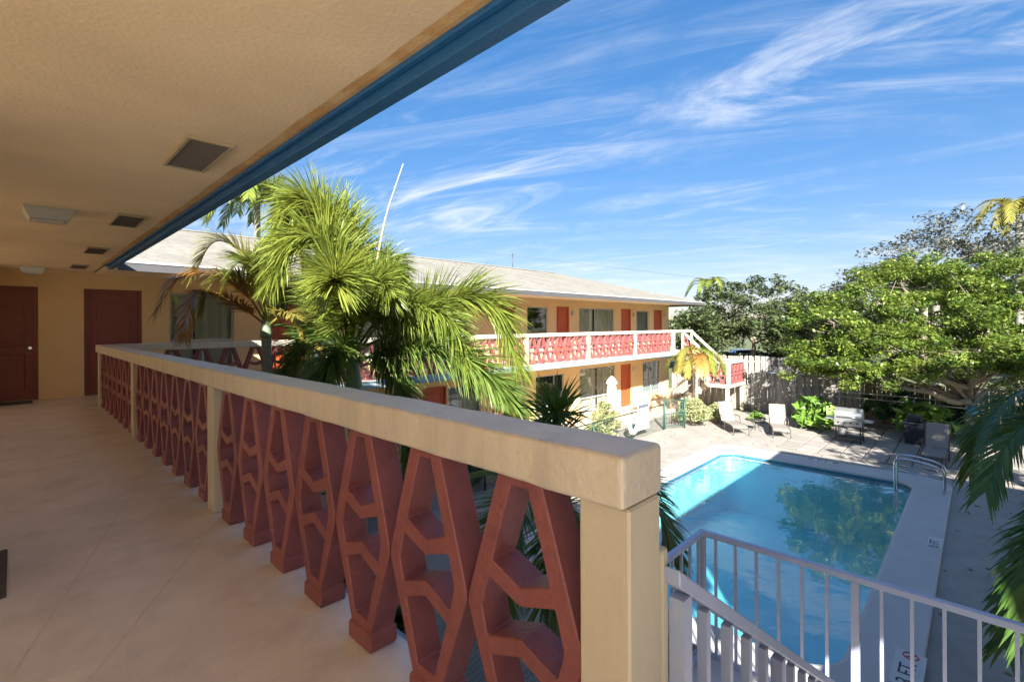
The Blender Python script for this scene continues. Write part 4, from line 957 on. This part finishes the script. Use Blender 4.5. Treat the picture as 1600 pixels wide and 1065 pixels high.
# palm C: low palm just outside the rail
DC = 5.0; C0 = P(868, 775, DC); pc = palm('deep green palm behind the near handrail with spiky fronds', (C0.x, C0.y, GZ), C0-Vector((0, 0, .3)), .12, .10, .35)
FC_ = [[(868, 775, 5), (868, 715, 4.9), (868, 668, 4.7), (868, 645, 4.4), (868, 640, 4.2)], [(870, 775, 5), (930, 740, 4.8), (990, 752, 4.6), (1030, 800, 4.5), (1046, 870, 4.4)],
       [(866, 778, 5), (835, 770, 4.6), (800, 800, 4.3), (785, 870, 4.1), (780, 960, 4.0)], [(866, 775, 5), (810, 740, 5.2), (750, 745, 5.4), (720, 800, 5.5)],
       [(868, 780, 5), (880, 790, 4.5), (870, 850, 4.2), (850, 940, 4.0)], [(870, 775, 5), (920, 720, 5.4), (980, 715, 5.8), (1030, 770, 6.0)], [(868, 775, 5), (845, 730, 5.5), (820, 720, 5.9), (790, 770, 6.2)]]
for i, pp in enumerate(FC_): frond('frond', [P(*q) for q in pp], L_DARK, pc, 95, .52, .012, 58, .5, i in (0, 4), 80+i, .55, .2, .014, 0, (.1, 1))
# palm F: dark fronds reaching in at the right edge
F0 = P(1760, 790, 4.6); pf = palm('dark glossy palm reaching in at the right edge', (F0.x+.1, F0.y-.1, GZ), F0-Vector((0, 0, .4)), .13, .11, .5)
FF_ = [[(1755, 780, 4.6), (1680, 650, 4.5), (1600, 610, 4.4), (1535, 665, 4.3), (1515, 740, 4.3)], [(1755, 785, 4.6), (1690, 690, 4.2), (1630, 650, 4.0), (1575, 690, 3.9), (1540, 770, 3.8)],
       [(1758, 800, 4.6), (1690, 800, 4.2), (1635, 835, 3.9), (1590, 915, 3.8), (1570, 1010, 3.7)], [(1758, 800, 4.6), (1700, 760, 4.0), (1650, 800, 3.6), (1610, 880, 3.5), (1600, 1000, 3.4)],
       [(1760, 780, 4.6), (1760, 640, 4.9), (1800, 560, 5.2), (1880, 560, 5.4)], [(1765, 790, 4.6), (1850, 700, 4.8), (1960, 720, 5), (2020, 820, 5)], [(1760, 800, 4.6), (1720, 830, 4.9), (1680, 880, 5.1), (1660, 980, 5.2)]]
for i, pp in enumerate(FF_): frond('frond', [P(*q) for q in pp], L_DARK, pf, 80, .37, .012, 50, .9, False, 120+i, .55, .22, .014, 0, (0, .9))
# small palm D in front of the far stair
D0 = P(1088, 575, 21); pd = palm('small palm with orange tinged fronds before the far stair', (D0.x, D0.y, GZ), D0-Vector((0, 0, .1)), .09, .07, .3)
for i in range(17):
    a = 2*math.pi*i/17*2.0+.3; r_ = random.uniform(.7, 1.35); h_ = random.uniform(.5, 1.25); m_ = (L_YEL, L_BRN, L_FOX, L_YEL)[i % 4]; c_, s_ = math.cos(a), math.sin(a)
    frond('frond', [D0, D0+Vector((.35*r_*c_, .35*r_*s_, h_*.75)), D0+Vector((.75*r_*c_, .75*r_*s_, h_*.7)), D0+Vector((r_*c_, r_*s_, h_*.35)), D0+Vector((1.15*r_*c_, 1.15*r_*s_, h_*.2-.35))], m_, pd, 55, .42, .015, 58, .6, False, 150+i, .5, .2, .013, 0, (.2, 1))
def simple_palm(lab, px, py, d, L, nf, m_, base_z=GZ, seed=0, tr=.16, ll=.55):
    t0 = P(px, py, d); p = palm(lab, (t0.x, t0.y, base_z), t0, tr*1.3, tr, 0, 'background palms'); r0 = random.Random(seed)
    for i in range(nf):
        a = 2*math.pi*i/nf+r0.uniform(-.2, .2); r_ = L*r0.uniform(.85, 1.1); h_ = L*r0.uniform(.1, .6); c_, s_ = math.cos(a), math.sin(a)
        frond('frond', [t0, t0+Vector((.35*r_*c_, .35*r_*s_, h_*.8)), t0+Vector((.7*r_*c_, .7*r_*s_, h_*.7)), t0+Vector((r_*c_, r_*s_, h_*.7-.45*L))], m_, p, 46, ll, .035, 62, .8, False, 200+seed*20+i, .5, .15, .03, 0, (0, 1))
    return p
simple_palm('coconut palm rising behind the far roof at left', 402, 318, 27, 2.9, 20, L_FOX, seed=1, tr=.15, ll=.95)
simple_palm('palm crown poking above the trees at far right', 1592, 335, 30, 2.6, 14, L_YEL, seed=2, ll=.7)
simple_palm('palm beside the dark tree behind the far roof', 1108, 452, 54, 2.6, 12, L_FOX, seed=3, ll=.7)
simple_palm('grey green palm half hidden in the leafy tree top', 1462, 452, 26, 2.0, 13, L_OAK, seed=4, ll=.6)

def leaves(name, centers, n, rad, size, m_, parent, seed=0, flat=.75, asp=.45, hang=.0, squash=.7):
    """leaf-sized folded quads in clumps"""
    r0 = np.random.default_rng(seed); C = np.asarray(centers); k = r0.integers(0, len(C), n)
    off = r0.normal(0, 1, (n, 3)); off /= np.linalg.norm(off, axis=1, keepdims=True); off *= (rad*r0.uniform(.15, 1, (n, 1))**.5); off[:, 2] *= squash
    p = C[k]+off
    d = r0.normal(0, 1, (n, 3)); d[:, 2] = d[:, 2]*.5-hang; d /= np.linalg.norm(d, axis=1, keepdims=True)
    u = r0.normal(0, 1, (n, 3))*(1-flat)+np.array([0, 0, 1])*flat; s = np.cross(d, u); s /= np.linalg.norm(s, axis=1, keepdims=True)+1e-6
    L = size*r0.uniform(.45, 1.6, (n, 1)); nrm = np.cross(s, d)
    V = np.stack([p-d*L*.5, p+s*L*asp*.5+nrm*L*.08, p+d*L*.5, p-s*L*asp*.5+nrm*L*.08], 1).reshape(-1, 3)
    F = np.arange(4*n).reshape(n, 4); tn = np.clip(r0.beta(2, 2.2, n)+r0.normal(0, .12, len(C))[k], 0, 1)
    org = np.array(parent.location) if parent else 0
    o = mesh_np(name, V-org, F, tn, m_, parent); return o
def tree(lab, base, blobs, n, leaf, m_, trunk_pts, tr, nclump=160, clump=.55, seed=0, limbs=True, group='trees', flat=.75, barkm=None, shell=.55, squash=.7, asp=.45, twig=.02):
    """blobs: (centre, radii)"""
    r0 = np.random.default_rng(seed); t_ = root('tree', lab, 'tree', base, 0, group); B = Vector(base); cents = []
    vol = np.array([b_[1][0]*b_[1][1]*b_[1][2] for b_ in blobs])**.67; vol /= vol.sum()
    for i in range(nclump):
        c, rd = blobs[r0.choice(len(blobs), p=vol)]; d = r0.normal(0, 1, 3); d /= np.linalg.norm(d); q = r0.uniform(shell, 1.05) if r0.random() < .8 else r0.uniform(.2, 1)
        cents.append(np.array(c)+d*np.array(rd)*q)
    leaves('crown', cents, n, clump, leaf, m_, t_, seed, flat, asp, squash=squash)
    bm = bmesh.new(); tp = [Vector(q)-B for q in trunk_pts]; sp_ = spline(tp, 12); tube(bm, sp_, [tr*(1-.45*k/12) for k in range(13)], 9)
    for i, (c, rd) in enumerate(blobs):
        if not limbs: break
        e = Vector(c)-B; s_ = sp_[-1 if i % 2 else -3]; mid = s_.lerp(e, .5)+Vector((r0.normal(0, .25), r0.normal(0, .25), .06*(e-s_).length))
        tube(bm, spline([s_, mid, e], 8), [tr*.34*(1-.8*k/8) for k in range(9)], 7)
        idx = [j for j in range(len(cents)) if np.linalg.norm((cents[j]-np.array(c))/np.array(rd)) < 1.2][:16]
        for j in idx:
            q = Vector(cents[j])-B; s2 = mid.lerp(e, r0.uniform(.2, .95)); m2 = s2.lerp(q, .5)+Vector((0, 0, -.12)); tube(bm, [s2, m2, q], [tr*.07, tr*.045, twig*.25], 5)
    from_bm('trunk', bm, barkm or BARK, t_, True); return t_
# the leafy tree over the fence at right
tb0 = Vector((24.0, .1, GZ))
fork = P(1512, 605, 17.6)
blE = [(P(1290, 500, 19), (1.7, 1.7, 1.0)), (P(1370, 470, 19.5), (1.9, 1.9, 1.3)), (P(1450, 500, 18), (2.0, 2.0, 1.2)), (P(1400, 545, 17.5), (1.9, 1.9, .9)), (P(1300, 560, 18.5), (1.6, 1.5, .8)), (P(1540, 460, 18), (2.0, 2.0, 1.4)), (P(1600, 520, 16.5), (2.0, 2.0, 1.3)), (P(1520, 545, 16.5), (1.7, 1.7, .9)), (P(1680, 460, 17), (2.2, 2.2, 1.6)), (P(1255, 530, 20), (1.2, 1.3, .8)), (P(1480, 430, 20), (1.9, 1.9, 1.1)), (P(1345, 585, 17.6), (1.3, 1.3, .55)), (P(1435, 572, 16.8), (1.4, 1.4, .6)), (P(1560, 558, 16.2), (1.5, 1.5, .7)), (P(1250, 568, 19), (1.0, 1.0, .5)), (P(1295, 592, 18.6), (.9, .9, .4)), (P(1620, 580, 15.5), (1.4, 1.4, .7)), (P(1400, 430, 20.5), (1.6, 1.6, .9)), (P(1560, 425, 19), (1.8, 1.8, 1.0))]
tree('bright green spreading tree leaning over the pool deck', tb0, blE, 90000, .125, L_TREE, [tb0, tb0+Vector((-.15, .15, .8)), P(1520, 650, 17.4), fork], .2, 560, .36, 11, shell=.4, squash=.62, asp=.5, twig=.03)
for e_, m1 in ((P(1400, 580, 17), P(1455, 600, 17.2)), (P(1440, 590, 16.6), P(1480, 605, 17))): pass
lm = bpy.data.objects['tree'] if 'tree' in bpy.data.objects else None
bm = bmesh.new()
for pl_ in ([fork, P(1490, 600, 17.4), P(1450, 585, 17.2), P(1400, 560, 17.2)], [P(1516, 625, 17.5), P(1490, 628, 17.2), P(1450, 612, 17), P(1410, 605, 17), P(1360, 575, 17.4)], [fork, P(1530, 590, 17.2), P(1570, 570, 16.9), P(1600, 540, 16.8)]):
    tube(bm, [q-tb0 for q in spline(pl_, 10)], [.13-.009*k for k in range(11)], 8)
from_bm('limb', bm, BARK, lm, True)
tree('round dark green tree standing behind the far wing', P(1185, 640, 46)*1 if False else Vector((P(1175, 540, 46).x, P(1175, 540, 46).y, GZ)), [(P(1150, 480, 46), (3.2, 3.2, 2.8)), (P(1205, 470, 46), (3.0, 3.0, 2.6)), (P(1235, 510, 45), (2.6, 2.6, 2.4)), (P(1120, 510, 46), (2.4, 2.4, 2.2)), (P(1175, 515, 44), (3.0, 3.0, 2.0))], 15000, .34, L_OAK, [Vector((P(1175, 540, 46).x, P(1175, 540, 46).y, GZ)), P(1176, 560, 46), P(1180, 525, 46)], .3, 170, .8, 12)
tree('thin grey tree with sparse leaves above the leafy tree', Vector((P(1440, 520, 31).x, P(1440, 520, 31).y, GZ)), [(P(1420, 400, 31), (2.6, 2.6, 1.6)), (P(1480, 370, 31), (2.6, 2.6, 1.7)), (P(1370, 430, 31), (2.3, 2.3, 1.2)), (P(1540, 390, 30), (2.6, 2.6, 1.8)), (P(1330, 455, 32), (1.8, 1.8, .9)), (P(1600, 400, 29), (2.5, 2.5, 2.0))], 11000, .22, L_GREY, [Vector((P(1440, 520, 31).x, P(1440, 520, 31).y, GZ)), P(1445, 480, 31), P(1450, 430, 31)], .22, 260, .55, 13, shell=.3)
fill = [(1262, 498, 40, 2.6, 'olive tree filling the gap left of the leafy tree'), (1330, 490, 46, 3.2, 'dull green tree behind the grey sparse tree'), (1090, 505, 44, 2.0, 'small olive tree just right of the far roof end'), (1420, 490, 42, 3.4, 'broad dark tree behind the leafy tree crown'), (1520, 480, 40, 3.6, 'tall dark tree behind the right hand trees'), (1620, 470, 38, 3.8, 'dark tree mass at the right picture edge'), (1720, 480, 30, 4.0, 'dark tree beyond the right picture edge')]
for i, (px, py, d, r_, lab) in enumerate(fill):
    c = P(px, py, d); tree(lab, (c.x, c.y, GZ), [(c, (r_, r_, r_*.8)), (c+Vector((r_*.5, -.6*r_, -.9)), (r_*.8, r_*.8, r_*.7)), (c+Vector((-.5*r_, .5*r_, -1.2)), (r_*.8, r_*.8, r_*.7))], 7000, .36, L_OAK, [(c.x, c.y, GZ), c-Vector((0, 0, 1.5))], .25, 110, .8, 20+i, group='background trees')
# trees on the shaded side (outside the frame) that dapple the deck
c = Vector((13.2, -4.4, 2.6)); tree('spreading tree on the shaded side of the pool', (13.4, -4.9, GZ), [(c, (2.3, 2.0, 1.6)), (c+Vector((2.6, -.2, .3)), (1.8, 1.6, 1.3)), (c+Vector((-2.2, -.3, .2)), (1.7, 1.6, 1.2)), (c+Vector((4.6, -.8, -.2)), (1.4, 1.4, 1.1))], 12000, .22, L_TREE, [(13.4, -4.9, GZ), (13.3, -4.7, .2), (13.2, -4.5, 1.6)], .24, 190, .5, 31)

def shrub(lab, c, rd, n, size, m_, seed, group='shrubs', nm='shrub', asp=.45, hang=0, flat=.5):
    c = Vector(c); s = root(nm, lab, 'shrub', c, 0, group); r0 = np.random.default_rng(seed); cents = []
    for i in range(46):
        d = r0.normal(0, 1, 3); d /= np.linalg.norm(d); d[2] = abs(d[2])*1.0; cents.append(np.array(c)+np.array([0, 0, rd[2]*.28])+d*np.array(rd)*np.array([1, 1, .85])*r0.uniform(.45, .95))
    leaves('foliage', cents, n, min(rd)*.33, size, m_, s, seed, flat, asp, hang)
    bm = bmesh.new()
    for q in cents[::4]: tube(bm, [Vector((0, 0, 0)), (Vector(q)-c)*.5+Vector((0, 0, .05)), Vector(q)-c], [.018, .012, .006], 5)
    from_bm('stems', bm, BARK, s); return s
def gpt(px, py): q = onZ(px, py, GZ); return (q.x, q.y, GZ)
shrub('variegated cream shrub left of the notice board', (14.35, 9.45, GZ), (.75, .55, 1.35), 4200, .09, L_VAR, 1)
shrub('variegated cream shrub by the green gate', (19.7, 8.6, GZ), (.85, .7, 1.15), 4200, .09, L_VAR, 2)
shrub('smaller variegated shrub under the stair landing', (21.2, 8.1, GZ), (.6, .55, .75), 2200, .09, L_VAR, 3)
shrub('broad leaved green plant left of the grill', (22.6, 4.7, GZ), (.9, .8, 1.15), 700, .42, L_SHR, 4, asp=.38, hang=.35)
shrub('leafy green plant behind the black bin', (23.2, 1.5, GZ), (.8, .9, 1.2), 600, .36, L_SHR, 5, asp=.4, hang=.3)
shrub('small spiky plant by the round table', (22.3, 6.9, GZ), (.3, .3, .4), 260, .22, L_SHR, 6, asp=.2)
for i, (y, lab) in enumerate(((8.3, 'dark hedge shrub in the bed farthest along the rail'), (7.2, 'dark hedge shrub below the foxtail palm'), (6.1, 'dark shrub in the bed behind the middle balusters'), (5.0, 'dark glossy shrub dotted with orange flowers'), (3.9, 'dark shrub low behind the nearest balusters'))):
    s_ = shrub(lab, (2.55, y, GZ), (.62, .62, 1.9 if i != 4 else 1.2), 4200, .13, L_HEDGE, 30+i, 'hedge shrubs in the garden bed')
    if i in (1, 3):
        for k in range(10):
            a = random.uniform(0, 6.28); z = random.uniform(.8, 1.8); bm = bmesh.new(); c = Vector((.55*math.cos(a), .55*math.sin(a), z))
            for q in range(5):
                b_ = 2*math.pi*q/5; e = Vector((math.cos(b_), math.sin(b_), .4))*.05; sd_ = Vector((-math.sin(b_), math.cos(b_), 0))*.022
                bm.faces.new([bm.verts.new(c), bm.verts.new(c+e*.6+sd_), bm.verts.new(c+e), bm.verts.new(c+e*.6-sd_)])
            from_bm('flower', bm, FLOWR, s_, recalc=False)
for i, (x, y, lab) in enumerate(((5.6, 10.0, 'green shrub against the far wing below the palms'), (8.6, 9.6, 'green shrub at the foot of the far wing'), (11.6, 9.7, 'rounded shrub between the shrubs of the far wing'))): shrub(lab, (x, y, GZ), (.75, .6, 1.2), 2600, .13, L_HEDGE, 50+i)
for i, (x, y, h, lab) in enumerate(((24.5, 3.0, 1.5, 'dark vine shrub against the brown fence left of the pipes'), (24.6, 2.1, 1.7, 'dark vine shrub on the brown fence behind the grill'), (24.6, .6, 1.3, 'dark shrub at the foot of the leaning tree'), (24.5, -1.2, 1.6, 'dark shrub right of the leaning trunk'))):
    shrub(lab, (x, y, GZ), (.45, .75, h), 1500, .16, L_HEDGE, 70+i, 'shrubs along the brown fence')
for i, (px, d, lab) in enumerate(((1085, 47, 'low hedge clump right of the far roof end'), (1135, 50, 'low hedge clump left of the pale parked car'), (1190, 49, 'low hedge clump right of the pale parked car'), (1240, 46, 'low hedge clump behind the pale grey fence end'), (1300, 44, 'low hedge clump hidden behind the leafy tree'))):
    q = P(px, 540, d); shrub(lab, (q.x, q.y, GZ), (2.4, 2.4, 2.6 if i != 1 and i != 2 else 1.3), 2200, .3, L_OAK, 80+i, 'hedge clumps beyond the fences')
lv = np.array([(random.uniform(8, 24), random.uniform(-1.4, 8.8), GZ+.006) for _ in range(900)]); lv = lv[[not (PX0-.6 < q[0] < PX1+.9 and PY0-.75 < q[1] < PY1+.6) for q in lv]]
lt = leaves('fallen_leaves', lv, 520, .05, .085, L_BRN, None, 99, .97, .45, squash=.02); tag(lt, 'scattered dry fallen leaves on the pool deck', 'leaf litter', kind='stuff')
bo = tag(lathe('hanging_ball', BLUEB, None, [(.03, -.16), (.13, -.12), (.17, 0), (.13, .12), (.03, .16)], 14, tuple(P(1519, 641, 17.0))), 'blue plastic ball hung against the leaning trunk', 'ball')

# parked car far behind the fence
cc = P(1158, 556, 52); car = root('parked_car', 'pale parked car glimpsed beyond the far fence', 'car', (cc.x, cc.y, GZ), R(-50))
bm = bmesh.new(); pf_ = [(-2.1, .35), (-2.15, .75), (-1.9, .95), (-1.1, 1.0), (-.6, 1.42), (.7, 1.45), (1.35, 1.02), (2.0, .92), (2.15, .6), (2.1, .35)]
A = [bm.verts.new((x, -.85, z)) for x, z in pf_]; B = [bm.verts.new((x, .85, z)) for x, z in pf_]
for k in range(len(pf_)): bm.faces.new((A[k], A[(k+1) % len(pf_)], B[(k+1) % len(pf_)], B[k]))
bm.faces.new(A); bm.faces.new(B[::-1]); from_bm('body', bm, mat('car_paint', (.62, .64, .68), .3, .03, coat=.5), car)
for s_ in (-.853, .853): fobj('window', DARKI, car, lambda a, d, z: (a, d, z), (-.85, .95, s_-.004, s_+.004, 1.03, 1.36))
for x in (-1.35, 1.35):
    for y in (-.8, .8): w_ = lathe('wheel', TIRE, car, [(.05, -.1), (.31, -.1), (.33, -.05), (.33, .05), (.31, .1), (.05, .1)], 18); w_.location = (x, y, .33); w_.rotation_euler = (R(90), 0, 0)
# overhead cables
ca, cb = P(930, 412, 60), P(1420, 470, 90)
tag(tubes('overhead_cable', DGREY, None, [spline([P(560, 372, 60), P(960, 418, 62), P(1240, 452, 70)], 16)], .018, 5), 'thin dark cable crossing the sky above the far roof', 'cable')
print('scene built')
